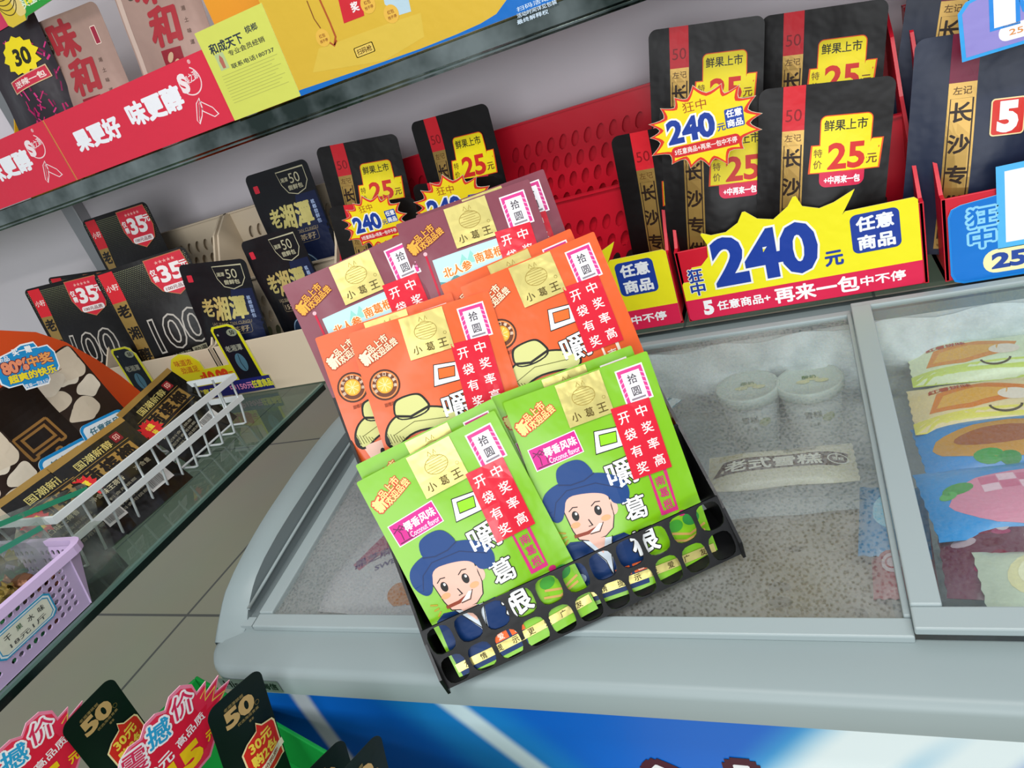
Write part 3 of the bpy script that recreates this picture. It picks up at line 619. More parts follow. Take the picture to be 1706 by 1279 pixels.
    if kind == 'm':
        a.rect(25, 137, 104, 175, 'b9dfe4', 0).poly([(25, 137), (25, 150), (34, 146), (44, 152), (56, 141), (70, 139), (80, 147), (90, 139), (104, 150), (104, 137)], '5a9a9c', 1).poly([(25, 137), (32, 142), (42, 145), (52, 138), (66, 137)], '2f5a66', 2).poly([(84, 137), (94, 146), (104, 140), (104, 137)], '3d6a70', 2)
        a.poly([(52, 160), (58, 171), (62, 163), (68, 172), (74, 158)], '8fd0c4', 1).text('北人参', 48, 157, 10.5, 'e8761c', 3, wd=32, bold=.03, out='fbeecb', outw=.08).text('南葛根', 86, 161, 10.5, 'e8761c', 3, wd=32, bold=.03, out='fbeecb', outw=.08).text('野生葛根精制而成', 78, 146, 6, 'b8861c', 3, wd=46, bold=.02)
        a.line([(20, 128), (20, 182)], 2.4, 'c21a3c', 0).ell(20, 184, 2.2, 2.2, 'e8b0b8', 1, 12)
    a.rect(2, 9, 153, 17.5, '@gold', 4)
    for i, t_ in enumerate('友情提示更爱广友'): a.text(t_, 14 + i * 18, 13.2, 6.5, '4a3c1c', 5)
    for i, x in enumerate((49, 67)): a.rect(x, 18.5, x + 15, 28, 'e8662c', 4).text('爱已'[i], x + 7.5, 23, 6.5, 'fbe2d0', 5)
    lab = Art().rect(55, 178, 103, 223.5, '@gold', 0)
    for i in range(7):
        r = [3, 8, 10, 7, 11, 11.5, 8][i]; y = 214 - i * 2.7; lab.line([(79 - r, y), (79 + r, y)], .6, 'a08a3c', 1)
    lab.line(ellipse(79, 204, 12, 9, 26), .7, 'a08a3c', 1, True).line([(75, 215), (77, 219), (79, 215)], .7, 'a08a3c', 1).line([(81, 215), (83, 219), (84, 215)], .7, 'a08a3c', 1)
    for i, ch in enumerate('小葛王'): lab.text(ch, 65 + i * 14, 186.5, 9, '5a4a18', 1, bold=.02)
    lab.line(ellipse(98, 196, 1.6, 1.6, 10), .4, '8a7630', 1, True)
    rs = Art().poly([(100, 182), (141, 180), (139, 106), (97, 108)], '@redfoil', 0)
    for i, ch in enumerate('开袋有奖'): rs.text(ch, 110, 169 - i * 17.5, 11.3, 'fbe9e6', 1, wd=11.3, bold=.015)
    for i, ch in enumerate('中奖率高'): rs.text(ch, 129, 170 - i * 17.5, 11.3, 'fbe9e6', 1, wd=11.3, bold=.015)
    mat = {'g': M('lime_film', '7cba10', .3, 0, .16, 34, .5, .15), 'o': M('orange_film', 'e25c20', .3, 0, .16, 34, .5, .15), 'm': M('plum_film', '7d3545', .34, 0, .16, 34, .5, .12)}[kind]
    return pouch('snack_pouch', 'snack bag', .155, .225, .020, mat, a, [('gold_label', lab), ('red_strip', rs)], {'g': 41, 'o': 43, 'm': 47}[kind], rc=.002, flat=.9)
PG, PO, PP = xgw('g'), xgw('o'), xgw('m')

# ------------------------------------------------------------------ perforated trays on the back shelf
def perf(g, o, ux, uy, nx, ny, cw, ch, hrx, hry, m, th, skip=lambda i, j: False, stag=True, n=12, lean=0, sq=2.0):
    """panel of nx x ny cells, each with a rounded hole; o corner, ux/uy unit axes; th along their cross product"""
    ux = Vector(ux); uy = Vector(uy); nn = ux.cross(uy); o = Vector(o)
    def P(x, y, t): return o + ux * x + uy * y + nn * t
    for j in range(ny):
        for i in range(nx):
            x0, y0 = i * cw, j * ch; cx, cy = x0 + cw / 2, y0 + ch / 2
            if skip(i, j):
                v = [P(x0, y0, 0), P(x0 + cw, y0, 0), P(x0 + cw, y0 + ch, 0), P(x0, y0 + ch, 0)] + [P(x0, y0, th), P(x0 + cw, y0, th), P(x0 + cw, y0 + ch, th), P(x0, y0 + ch, th)]
                g.add(v, [(3, 2, 1, 0), (4, 5, 6, 7)], m); continue
            dx = (cw * .22 if j % 2 else -cw * .22) if stag else 0
            outer = []; inner = []
            for k in range(n):
                a = 2 * PI * (k + .5) / n; c, s = math.cos(a), math.sin(a); q = max(abs(c), abs(s))
                outer.append((cx + c / q * cw / 2, cy + s / q * ch / 2))
                e = (abs(c) ** sq + abs(s) ** sq) ** (-1 / sq); inner.append((cx + dx * .0 + e * c * hrx + lean * e * s * hry, cy + e * s * hry))
            # keep the cell's own corners
            for cxn, cyn in ((1, 1), (-1, 1), (-1, -1), (1, -1)):
                k = min(range(n), key=lambda k: (outer[k][0] - cx - cxn * cw / 2) ** 2 + (outer[k][1] - cy - cyn * ch / 2) ** 2); outer[k] = (cx + cxn * cw / 2, cy + cyn * ch / 2)
            v = [P(x, y, 0) for x, y in outer] + [P(x, y, 0) for x, y in inner] + [P(x, y, th) for x, y in outer] + [P(x, y, th) for x, y in inner]
            f = []
            for k in range(n):
                l = (k + 1) % n; f += [(k, n + k, n + l, l), (2 * n + k, 2 * n + l, 3 * n + l, 3 * n + k), (n + k, 3 * n + k, 3 * n + l, n + l)]
            g.add(v, f, m)
    return g
red_p = M('red_tray_plastic', 'd0142c', .35, 0, .05, 20); beige_p = M('beige_tray_plastic', 'd3c2a8', .42, 0, .05, 20)
TD, TH0, THM, TH1 = .215, .112, .205, .325
def tray(m, W, label, cat='tray', group=None, mat=None, holes_lean=.35):
    t = empty('display_tray', mat, label, cat, group); th = .0028
    def part(g, nm, **k): o = g.build(nm, **k); o.parent = t; return o
    part(Geo().box(0, 0, 0, W, th, TH0, m), 'front_panel', bevel=.0012)
    part(Geo().box(0, th, 0, W, .100, .014, m).box(0, .104, .108, W, TD, .112, m), 'floor_panel')
    prof = [(0, 0), (TD, 0), (TD, TH1), (TD - .02, TH1 - .002), (TD - .06, TH1 - .03), (.11, .225), (.03, .135), (.012, TH0 + .002), (0, TH0)]
    for x in (0, W - .0045): part(Geo().prism(prof, x, x + .0045, m, 'x'), 'side_panel', bevel=.0008)
    nx = 13; cw = (W - .006) / nx
    g = perf(Geo(), (.003, .104, .003), (1, 0, 0), (0, 0, 1), nx, 6, cw, (THM - .006) / 6, cw * .31, .0125, m, .0024, lambda i, j: j in (0, 5) or i in (0, 12), lean=holes_lean)
    g.box(.003, .098, THM - .003, W - .003, .108, THM, m); part(g, 'middle_panel')
    g = perf(Geo(), (.003, TD - .001, .098), (1, 0, 0), (0, 0, 1), nx, 7, cw, (TH1 - .1) / 7, cw * .31, .0125, m, .0024, lambda i, j: j in (0, 6) or i in (0, 12), lean=holes_lean)
    g.box(0, TD - .008, TH1 - .003, W, TD + .002, TH1, m); part(g, 'back_panel')
    part(Geo().box(.003, .1085, .1, W - .003, .111, THM - .004, m).box(.003, TD + .006, .1, W - .003, TD + .0085, TH1 - .004, m), 'inner_wall')
    return t
TY, TZ = 1.003, SZ + .001
tray(red_p, .305, 'red perforated tray behind the plum bags, with two black bags standing in its back', mat=T(-.800, TY, TZ))
tray(red_p, .295, 'empty red perforated tray with its hole pattern in plain sight', mat=T(-.490, TY, TZ))
tray(red_p, .318, 'red perforated tray full of black bags above the freezer, big 240 sign on its front', mat=T(-.186, TY, TZ))
tray(red_p, .318, 'rightmost red tray, holding navy bags and the blue sign', mat=T(.150, TY - .006, TZ))
tray(beige_p, .300, 'right-hand beige perforated tray, holding the two upright black-navy bags', mat=T(-1.108, TY, TZ))
tray(beige_p, .320, 'leftmost beige tray, half hidden behind the orange basin', mat=T(-1.436, TY, TZ))

# ------------------------------------------------------------------ bags in the trays
def shelf_bag(proto, tl, tr, y, yaw, lean, label, group=None, h=.27, dz=0, axis='y'):
    """stand a bag so that its top edge runs between two measured points at depth y"""
    m = at((tl[0] + tr[0]) / 2, (tl[1] + tr[1]) / 2, **{axis: y}); u = Vector((math.cos(R_(yaw)), math.sin(R_(yaw)), 0)); nn = Vector((-u.y, u.x, 0))
    def hit(p):
        d = cam_r * ((p[0] - CX) / FPX) + cam_d * ((p[1] - CY) / FPX) + cam_f
        return EYE + d * ((m - EYE).dot(nn) / d.dot(nn))
    a, b = hit(tl), hit(tr); d = b - a; roll = math.degrees(math.atan2(d.z, d.dot(u)))
    return spawn(proto, T(*m) @ Rz(yaw) @ Rx(-lean) @ Ry(-roll) @ T(0, 0, -h + dz), label, group)
shelf_bag(P25, (520, 248), (662, 221), 1.150, 6, 4, 'black bag with yellow 25 sticker between the navy-black bags and the tallest black bag')
shelf_bag(P25, (676, 207), (812, 170), 1.150, -10, 4, 'black bag with yellow 25 sticker, topmost behind the plum bags')
shelf_bag(P25, (548, 345), (685, 328), 1.052, 6, 2, 'black bag mostly hidden by the complete 240 starburst left of the plum bags')
shelf_bag(P25, (672, 310), (838, 290), 1.052, -6, 2, 'black bag behind the starburst cut off by a plum bag top')
shelf_bag(P25, (1087, 50), (1262, 26), 1.150, 0, 4, 'back-row black bag with yellow 25 sticker, left of the two above the empty tray corner')
shelf_bag(P25, (1252, 30), (1490, -5), 1.165, -8, 4, 'back-row black bag with yellow 25 sticker, touching the top edge at right')
shelf_bag(P25, (1030, 226), (1180, 196), 1.066, -6, 0, 'black bag poking out at the left of the starburst, against the pale red tray side')
shelf_bag(P25, (1105, 180), (1290, 155), 1.045, 0, 3, 'glossy black bag carrying the 240 starburst over its sticker')
shelf_bag(P25, (1262, 150), (1490, 125), 1.036, 0, 3, 'front-row black bag whose yellow 25 sticker sits just above the large 240 sign')
shelf_bag(PNAV, (1535, -75), (1760, -100), 1.155, -4, 4, 'navy bag at the back of the rightmost tray, cut off by the top right corner')
shelf_bag(PNAV, (1543, 64), (1775, 30), 1.052, -2, 3, 'navy bag with gold strip standing behind the blue sign')
shelf_bag(P100, (138, 368), (237, 336), 1.150, 0, 4, 'black 100 bag standing highest in the back row of the beige tray', h=.272)
shelf_bag(P100, (152, 459), (308, 408), 1.060, 22, 4, 'black 100 bag in front with its red 35 shield fully visible', h=.272)
shelf_bag(P100, (36, 484), (164, 452), 1.060, 10, 4, 'leftmost black 100 bag, its foot hidden by the orange basin', h=.272)
shelf_bag(P100, (84, 462), (182, 448), 1.150, 4, 4, 'black 100 bag of which only the top shows behind the leftmost one', h=.272, dz=0)
shelf_bag(PLX, (303, 441), (398, 431), 1.042, 6, 2, 'black-navy bag beside the front 100 bag, behind the small pack sign', h=.272)
shelf_bag(PLX, (400, 297), (512, 262), 1.150, 0, 4, 'black-navy bag with gold lettering standing in the back row', h=.272)
shelf_bag(PLX, (398, 405), (490, 376), 1.050, -6, 2, 'black-navy bag with a leaf-shaped nut emblem, in front under its twin', h=.272)

# ------------------------------------------------------------------ signs on the trays
def star240():
    o = wavy_burst(70, 52, 72, 54, 16, .80, 5); a = Art()
    a.poly([(70 + (x - 70) * .985, 52 + (y - 52) * .985) for x, y in o], 'e23a24', 0).poly([(70 + (x - 70) * .90, 52 + (y - 52) * .90) for x, y in o], 'f9dd1c', 1)
    a.text('狂中', 64, 82, 13, 'a8451a', 2, wd=30, bold=.0).text('240', 55, 55, 28, 'f7f7f5', 2, wd=58, bold=.10).text('240', 55, 55, 28, '1f3f9c', 3, wd=58, bold=.045)
    a.text('元', 93, 48, 9, '2a4a9c', 3, bold=.03).rr(99, 44, 122, 68, 2, '2a4aa8', 2).text('任意', 110.5, 62, 9, 'f7f7f5', 3, wd=19, bold=.04).text('商品', 110.5, 50, 9, 'f7f7f5', 3, wd=19, bold=.04)
    a.rr(26, 22, 114, 36, 6, 'd62a30', 2).text('5任意商品+再来一包中不停', 70, 29, 7.5, 'fbe8e0', 3, wd=80, bold=.03)
    return card('starburst_sign', 'price sign', o, a, 'd8d0b0', .0012)
SB = star240()
def put_card(proto, px, y, w_px_mid=None, yaw=0, lean=0, roll=0, label='', off=(0, 0), group=None, k=1, axis='y'):
    p = at(px[0], px[1], **{axis: y})
    return spawn(proto, T(*p) @ Rz(yaw) @ Rx(-lean) @ Ry(-roll) @ Matrix.Scale(k, 4) @ T(-off[0] * .001, 0, -off[1] * .001), label, group)
put_card(SB, (620, 370), 1.012, roll=0, off=(66, 54), label='spiky yellow 240 sign on a black bag left of the plum bags, fully readable', k=.86)
put_card(SB, (752, 345), 1.012, roll=-4, off=(66, 54), label='spiky yellow 240 sign half covered by the plum bag top', k=.98)
put_card(SB, (1165, 212), .992, roll=-2, off=(66, 54), label='spiky yellow 240 sign stuck on the glossy black bag at upper right', k=1.0)
# yellow tray signs
def tray_sign():
    W, H = 310, 122
    o = [(3, 0), (W - 3, 0), (W, 3), (W, H - 4), (W - 4, H), (236, H), (226, H), (222, 118), (236, 142), (240, 150), (214, 138), (196, 134), (176, 142), (170, 158), (166, 158), (158, 146), (138, 132), (118, 138), (104, 152), (100, 152), (92, 138), (74, 128), (54, 128), (42, 134), (40, 132), (46, 116), (44, 96), (32, 84), (18, 84), (18, 82), (30, 74), (28, 62), (2, 62), (0, 59), (0, 3)]
    o = [(x, y if y < 60 else 60 + (y - 60) * .96) for x, y in o]
    a = Art().poly(o, 'f6ec22', 0).poly([(3, 0), (W - 3, 0), (W, 3), (W, 33), (0, 33), (0, 3)], 'e0244f', 1)
    a.vtext('狂中', 21, 80, 20, 21, '23409c', 2, bold=.03, out='f4f4e0')
    a.text('240', 118, 82, 66, 'f8f8f2', 2, wd=132, bold=.075).text('240', 118, 82, 66, '1c3f9e', 3.6, wd=132, bold=.045).text('元', 206, 58, 20, '23409c', 3, bold=.04)
    a.rr(230, 58, 288, 112, 8, '23409c', 2).text('任意', 259, 98, 19, 'f4f6f8', 3, wd=43, bold=.045).text('商品', 259, 72, 19, 'f4f6f8', 3, wd=43, bold=.045)
    a.text('5', 30, 17, 20, 'ffffff', 2, bold=.06).text('任意商品+', 80, 17, 14, 'ffffff', 2, wd=74, bold=.03).text('再来一包', 178, 17, 23, 'ffffff', 2, wd=108, bold=.035).text('中不停', 262, 17, 14, 'ffffff', 2, wd=54, bold=.03)
    return card('tray_sign', 'price sign', o, a, 'f0e6a0', .0012)
TS = tray_sign()
spawn(TS, T(-.184, TY - .0022, SZ + .003) @ Rx(0), 'large yellow and red 240 sign on the front of the full red tray')
spawn(TS, T(-.5065, TY - .0022, SZ + .003), 'yellow and red 240 sign on the empty tray, its left half hidden by orange bags')
# blue signs at the right
o = rrect(0, 0, 300, 108, 14); o = rrect(0, 0, 300, 106, 14)
o = [(14, 0), (300, 0), (300, 150), (110, 150), (84, 140), (74, 112), (14, 106), (4, 102), (0, 92), (0, 14), (4, 4)]
a = Art().poly(o, '1a86dc', 0).poly([(150 + (x - 150) * .985, 75 + (y - 75) * .965) for x, y in o], '1676d0', 1)
a.text('狂', 36, 86, 24, '8fd4f4', 2, wd=30, bold=.13).text('狂', 36, 86, 24, '1676d0', 3, wd=30, bold=.02).text('中', 36, 58, 24, '8fd4f4', 2, wd=27, bold=.13).text('中', 36, 58, 24, '1676d0', 3, wd=27, bold=.02)
a.text('100', 152, 92, 82, '57b8f0', 2, wd=170, bold=.11).text('100', 152, 92, 82, 'f7fafc', 3, wd=170, bold=.045).rr(36, 8, 280, 40, 15, 'f7efb4', 2).text('25', 64, 24, 19, '2a4a9c', 3, wd=34, bold=.05).text('元', 94, 24, 15, '2a4a9c', 3, bold=.04)
BS = card('tray_sign', 'price sign', o, a, 'cfe0ee', .0012)
spawn(BS, T(.156, TY - .009, SZ - .004), 'blue sign with white digits on the front of the rightmost tray')
o = [(4, 0), (170, 6), (174, 76), (40, 76), (26, 66), (10, 62), (2, 52)]
a = Art().poly(o, '2a9fe4', 0).poly([(86 + (x - 86) * .95, 38 + (y - 38) * .9) for x, y in o], '8f86cc', 1).text('100', 96, 48, 36, '1a86dc', 2, wd=108, bold=.12).text('100', 96, 48, 36, 'f7f7fb', 3, wd=108, bold=.07).rr(40, 10, 166, 27, 8, 'f4eef0', 2).text('25元任意商品', 92, 18.5, 8, 'd88a3a', 3, wd=84)
B1 = card('bag_sign', 'price sign', o, a, 'd6e6f2', .0012)
put_card(B1, (1603, 104), 1.006, roll=0, lean=2, label='small blue 100 sign tucked over the gold strip of the navy bag', off=(4, 0))
# the pack signs on the beige trays
def pack_sign():
    o = [(0, 0), (262, 0), (262, 30), (250, 33), (246, 128), (240, 134), (238, 142), (226, 148), (186, 148), (180, 142), (180, 66), (112, 66), (110, 84), (92, 102), (66, 108), (40, 100), (26, 82), (24, 60), (14, 40), (0, 30)]
    a = Art().poly(o, 'd5d222', 0).rect(0, 0, 262, 30, '20256e', 1).poly([(24, 62), (30, 84), (44, 98), (66, 104), (90, 98), (106, 82), (108, 62)], 'dcc818', 1)
    a.text('味道浓', 66, 88, 14, 'b8601c', 2, wd=48, bold=.02).text('劲道足', 74, 71, 14, 'b8601c', 2, wd=48, bold=.02).text('开', 98, 46, 14, 'd2461c', 2, bold=.05).text('10.08', 134, 46, 24, 'd2461c', 2, wd=62, bold=.07).text('元', 174, 44, 13, 'd2461c', 2, bold=.04)
    a.poly([(186, 30), (244, 30), (240, 128), (232, 140), (224, 144), (190, 144), (185, 138)], '0f1420', 2).text('老湘潭', 213, 98, 13, '8f9080', 3, wd=42, bold=.03).ell(214, 66, 13, 20, '4a7284', 3, 20).line([(215, 84), (212, 66), (216, 48)], 1.6, '16222e', 4).ell(228, 130, 13, 8, '8a907c', 3, 16).text('50', 228, 130, 8, '14181c', 4, bold=.03).rect(190, 128, 194, 132, '9a9a90', 3)
    a.text('中150元', 182, 15, 15, 'e38fbc', 2, wd=60, bold=.03).text('任意商品', 236, 15, 16, 'd8d43c', 2, wd=50, bold=.05).text('5任意商品', 70, 15, 14, 'd8d43c', 2, wd=80, bold=.04)
    return card('tray_sign', 'price sign', o, a, 'd8d890', .0012)
PS = pack_sign(); q = at(458, 641, y=TY)
spawn(PS, T(q.x - .262, TY - .0022, SZ + .006), 'yellow and navy 10.08 sign showing a small pack, on the beige trays')
spawn(PS, T(q.x - .262 - .290, TY - .0022, SZ + .006), 'matching yellow-edged sign peeping out behind the orange basin')

# ------------------------------------------------------------------ black display stand with the ten-yuan bags
sp = Vector((-.384, .401, .8635)); nrm = Vector((0, -SL, 1)).normalized(); ya = R_(30); su = Vector((math.cos(ya), math.sin(ya), 0)); su = (su - nrm * su.dot(nrm)).normalized(); shh = nrm.cross(su)
FR = Matrix((su, shh, nrm)).transposed().to_4x4(); FR.translation = sp
stand_m = M('black_stand_plastic', '0d0d0f', .32, 0, .05, 40)
stand = empty('display_stand', FR, 'black three-step display stand full of bags, set askew on the freezer lid', 'stand')
SW = .322; TH = .003
def sp_(g, nm, **k): o = g.build(nm, **k); o.parent = stand; return o
prof = [(0, -.0005), (.0, .022), (.024, .050), (.05, .070), (.10, .112), (.19, .196), (.235, .240), (.27, .248), (.33, .248), (.335, .0), (.03, .0), (.02, .004)]
for x in (-TH, SW): sp_(Geo().prism(prof, x, x + TH, stand_m, 'x'), 'side_panel', bevel=.0006)
# perforated front lip: two rows of rounded slots, leaning back with the bags
ln = R_(24); g = perf(Geo(), (0, .002, .004), (1, 0, 0), (0, math.sin(ln), math.cos(ln)), 11, 2, SW / 11, .033, .0125, .0144, stand_m, -.0022, stag=False, n=20, sq=3.2)
sp_(g, 'slotted_lip')
for k, (h0, z0) in enumerate(((.004, .003), (.098, .094), (.178, .152))):
    g = Geo().box(0, h0, z0, SW, h0 + .070 if k == 0 else h0 + .066, z0 + TH, stand_m); sp_(g, 'step')
    if k: sp_(Geo().box(0, h0 - .003, 0 if k == 1 else .097, SW, h0, z0 + .018, stand_m), 'riser')
sp_(Geo().box(0, .330, 0, SW, .333, .246, stand_m), 'back_panel')
def stand_bag(proto, u, h, z, lean, roll, label, yaw=0): return spawn(proto, FR @ T(u, h, z) @ Rz(yaw) @ Rx(-lean) @ Ry(-roll), label)
stand_bag(PG, .091, .008, .006, 30, 3.3, 'front lime-green bag, left of the pair in the lowest step')
stand_bag(PG, .226, .016, .003, 30, -4.5, 'front lime-green bag, right of the pair in the lowest step')
stand_bag(PG, .087, .036, .005, 28, 1.6, 'lime-green bag hidden behind the left front one, only its top edge showing')
stand_bag(PG, .219, .042, .000, 28, -4.0, 'lime-green bag hidden behind the right front one, its stamp half showing')
stand_bag(PO, .097, .112, .098, 30, -7.0, 'front orange bag with whole round orange emblem, on the middle step at left')
stand_bag(PO, .247, .117, .098, 30, -1.5, 'orange bag at right on the middle step, with glare on its red strip')
stand_bag(PO, .066, .140, .098, 28, -5.5, 'orange bag behind at the far left, half its round emblem covered')
stand_bag(PO, .232, .146, .098, 28, -.6, 'orange bag behind at right, its gold label shining')
stand_bag(PP, .074, .190, .155, 28, -.5, 'plum bag with landscape label at the left of the top step')
stand_bag(PP, .197, .192, .160, 28, -5, 'plum bag with landscape label at the right of the top step')
stand_bag(PP, .225, .222, .152, 27, -4, 'plum bag behind the right one, only its edge and red strip showing')

# ------------------------------------------------------------------ freezer contents
def pillow(name, cat, w_, h_, t_, body, art, seed=0):
    """flat sealed pack with crimped ends, lies on its back"""
    r = random.Random(seed); ph = [r.uniform(0, 6) for _ in range(4)]
    def S(a, b, off=0, side=-1):
        s, t = min(1, abs(2 * a / w_)), min(1, abs(2 * b / h_ - 1)); d = t_ / 2 * (1 - s ** 4) ** 1.2 * (1 - t ** 4) ** 1.0
        return Vector((a, side * (d + off) + .0012 * math.sin(60 * a + ph[0]) * math.sin(50 * b + ph[1]), b))
    g = Geo(); nx, nz = 18, 12; v = []; f = []
    for side in (-1, 1):
        for j in range(nz + 1):
            for i in range(nx + 1):
                a = (-.5 + i / nx) * w_; b = h_ * j / nz
                if j in (0, nz): pass
                v.append(S(a + (.0015 if (j % 2 and i in (0, nx)) else 0), b, .0002, side))
    o = (nx + 1) * (nz + 1)
    for sd in (0, 1):
        for j in range(nz):
            for i in range(nx):
                k = sd * o + j * (nx + 1) + i; q = (k, k + 1, k + nx + 2, k + nx + 1); f.append(q if sd == 0 else tuple(reversed(q)))
    g.add(v, f, body, True); g.art(art, lambda x, y, off: S(x - w_ / 2, y, off), .012)
    q = g.build(name); q['category'] = cat; q['label'] = name; return q
def lay(p, x, y, z, rz, label, tilt=0): return spawn(p, T(x, y, z) @ Rz(rz) @ Rx(-90 + tilt), label)
def lozenge(cx, cy, rx, ry, n=22, k=.12, seed=2):
    r = random.Random(seed); return [(cx + rx * math.cos(2 * PI * i / n) * (1 + r.uniform(-k, k) * .3), cy + ry * math.sin(2 * PI * i / n) * (1 + r.uniform(-k, k) * .3)) for i in range(n)]
filmw = lambda key, c: M(key, c, .3, 0, .2, 30, .5, .1)
def tub(label, x, y, z):
    g = Geo().lathe([(0, -.095), (.031, -.095), (.033, -.092), (.041, -.004), (.041, 0)], M('tub_white', 'e6e9e6', .45)); o = g.build('ice_cream_tub'); o.matrix_world = T(x, y, z); tag(o, label, 'ice cream tub', 'ice cream tubs under the foggy lid')
    lg = Geo().lathe([(.0435, -.012), (.0445, -.010), (.0445, .002), (.042, .004), (.039, .001), (.0, .001)], M('tub_lid', 'c9d0c8', .25)); lg.build('lid', o)
    a = Art()
    for i in range(3): a.ell(-8 + i * 12, -4 + 7 * (i % 2), 9, 5, 'd9d3a8', 0, 14)
    a.text('酸奶', 0, 8, 9, '6f8a5a', 1, bold=.02)
    Geo().art(a, lambda x, y, off: Vector((x, y, .0012 + off))).build('lid_print', o)
    b = Art().ell(20, -40, 9, 7, 'b9bf98', 0, 14).text('雪糕', 0, -32, 11, '707a72', 0, bold=.02).text('净含量', 0, -48, 5, '8a928c', 0)
    def wrap(x, y, off):
        r = .0335 + (.041 - .0335) * (1 + y / .092) + .0005 + off; t = -PI / 2 + x / r; return Vector((r * math.cos(t), r * math.sin(t), y))
    Geo().art(b, wrap, .006).build('side_print', o)
    return o
p = at(1245, 645, z=.868); tub('white ice cream tub with pale lid under the fog, left of the two big ones', p.x, p.y, .868)
p = at(1348, 634, z=.868); tub('white ice cream tub with pale lid under the fog, right of the two big ones', p.x, p.y, .868)
a = Art().rect(0, 0, 170, 74, 'cfc7b0').poly([(6, 22), (150, 22), (160, 30), (164, 48), (20, 48)], '4b3230', 1).text('老式雪糕', 78, 35, 20, 'e9e4d8', 2, wd=112, bold=.03).line(ellipse(152, 35, 11, 9, 20), 1.4, 'e9e4d8', 2, True).text('雪糕', 152, 35, 6, 'e9e4d8', 2).rect(14, 52, 44, 70, 'b7ab84', 1).rect(92, 54, 130, 68, '8f8a76', 1)
pk = pillow('ice_cream_pack', 'ice cream pack', .170, .074, .024, filmw('cream_film', 'cfc7b0'), a, 1)
p = at(1300, 780, z=.85); lay(pk, p.x, p.y - .037, .85, 2, 'cream ice cream pack with a dark brown name band below the two tubs')
a = Art().rect(0, 0, 110, 80, 'dfe6ea').poly([(60, 0), (110, 0), (110, 60), (80, 50)], '2a7a94', 1).text('冰淇淋', 45, 60, 10, '2a5a94', 1, rot=0)
p = at(1122, 660, z=.84); lay(pillow('ice_cream_pack', 'ice cream pack', .11, .08, .024, filmw('white_film', 'dfe6ea'), a, 2), p.x, p.y - .04, .84, 55, 'white and teal pack just right of the black stand, under fogged glass')
a = Art().poly(lozenge(60, 35, 30, 20), '9fdcf6', 1)
p = at(1480, 820, z=.82); lay(pillow('ice_cream_pack', 'ice cream pack', .12, .07, .03, filmw('sky_film', '2a8fc8'), a, 3), p.x + .035, p.y - .03, .80, 84, 'sky-blue pack seen blurred beside the lid divider')
a = Art().ell(40, 40, 14, 10, 'e8c8d0', 1).line(ellipse(40, 40, 8, 6), 2, 'b81a3c', 2, True)
p = at(1508, 950, z=.80); lay(pillow('ice_cream_pack', 'ice cream pack', .11, .06, .03, filmw('crimson_film', 'b3203c'), a, 4), p.x + .03, p.y + .02, .79, 86, 'crimson pack at the foot of the lid divider')
a = Art(); rb = random.Random(5)
for i in range(14): a.ell(rb.uniform(30, 180), rb.uniform(24, 200), rb.uniform(12, 22), rb.uniform(10, 18), rb.choice(['e9e6ea', 'e2dde4', 'efeef0']), 0, 16)
a.poly([(60, 240), (150, 240), (176, 190), (120, 140), (70, 60), (52, 70), (84, 180)], 'c45a80', 1).poly(lozenge(140, 150, 34, 22), 'c02a4c', 1)
for i in range(4): a.line([(116, 140 + i * 7), (140, 148 + i * 7), (164, 144 + i * 7)], 2, 'f0d0d8', 2)
a.text('黑芝麻汤圆', 96, 96, 17, '6a2a7a', 2, wd=96, rot=34, bold=.04).text('SWEET', 118, 78, 10, '5a4a8a', 2, wd=50, rot=34, bold=.03).poly(lozenge(180, 46, 24, 28), 'd97a34', 1).poly(lozenge(160, 30, 20, 16), 'e08a4a', 1)
p = at(650, 935, z=.80); lay(pillow('frozen_food_bag', 'frozen food', .215, .245, .05, filmw('frosted_pink_film', 'e9e2e8'), a, 5), p.x + .01, p.y - .105, .80, -6, 'white and pink frozen dumpling bag under the left lid corner')
# right lid: lollies laid side by side
def popp(key, body, art, px, z, rz, label, w_=.22, h_=.098):
    p = at(px[0], px[1], z=z); return lay(pillow('ice_lolly_pack', 'ice lolly', w_, h_, .036, filmw(key, body), art, len(key)), p.x + w_ / 2, p.y - h_ / 2, z, rz, label)
def mango(c1, c2):
    a = Art().rect(0, 0, 210, 22, c2).poly([(18, 30), (60, 24), (110, 36), (120, 60), (80, 74), (30, 66)], c1, 1).poly([(26, 36), (60, 32), (96, 42), (100, 56), (70, 64), (36, 58)], 'f0b04a', 2).ell(104, 44, 16, 12, 'f4e0cc', 2).line(ellipse(92, 24, 15, 9, 16, 180, 360), 2.5, '5a4a2a', 2)
    a.text('红薯饼味', 44, 72, 9, 'c0481c', 3, wd=44, bold=.04).text('冰淇淋', 152, 54, 20, '2f86b4', 3, wd=40, bold=.06, out='eef6f8').text('盒子', 186, 60, 8, 'c03a4a', 3); return a
popp('pale_yellow_film', 'e6ecc4', mango('e8923a', 'cfdc6a'), (1512, 618), .865, -3, 'pale yellow-green lolly pack, farthest in the right compartment')
popp('peach_film', 'f0d6a2', mango('e6852e', 'e8d860'), (1515, 690), .865, -2, 'peach and orange lolly pack with blue lettering, second from the back')
a = Art().poly(lozenge(84, 42, 72, 30, 26, .1, 7), 'd0912c', 1).poly(lozenge(78, 46, 44, 16, 20, .1, 8), 'a8581e', 2).ell(60, 16, 14, 9, '3f9a3a', 2, 14).ell(78, 12, 10, 7, '2f8a34', 2, 14).poly([(150, 60), (200, 70), (200, 78), (140, 76)], 'bfe4f6', 1)
popp('blue_film', '1889d0', a, (1532, 752), .860, 2, 'blue lolly pack with a golden oval')
a = Art().poly(lozenge(92, 42, 72, 36, 26, .12, 9), 'e58aa4', 1)
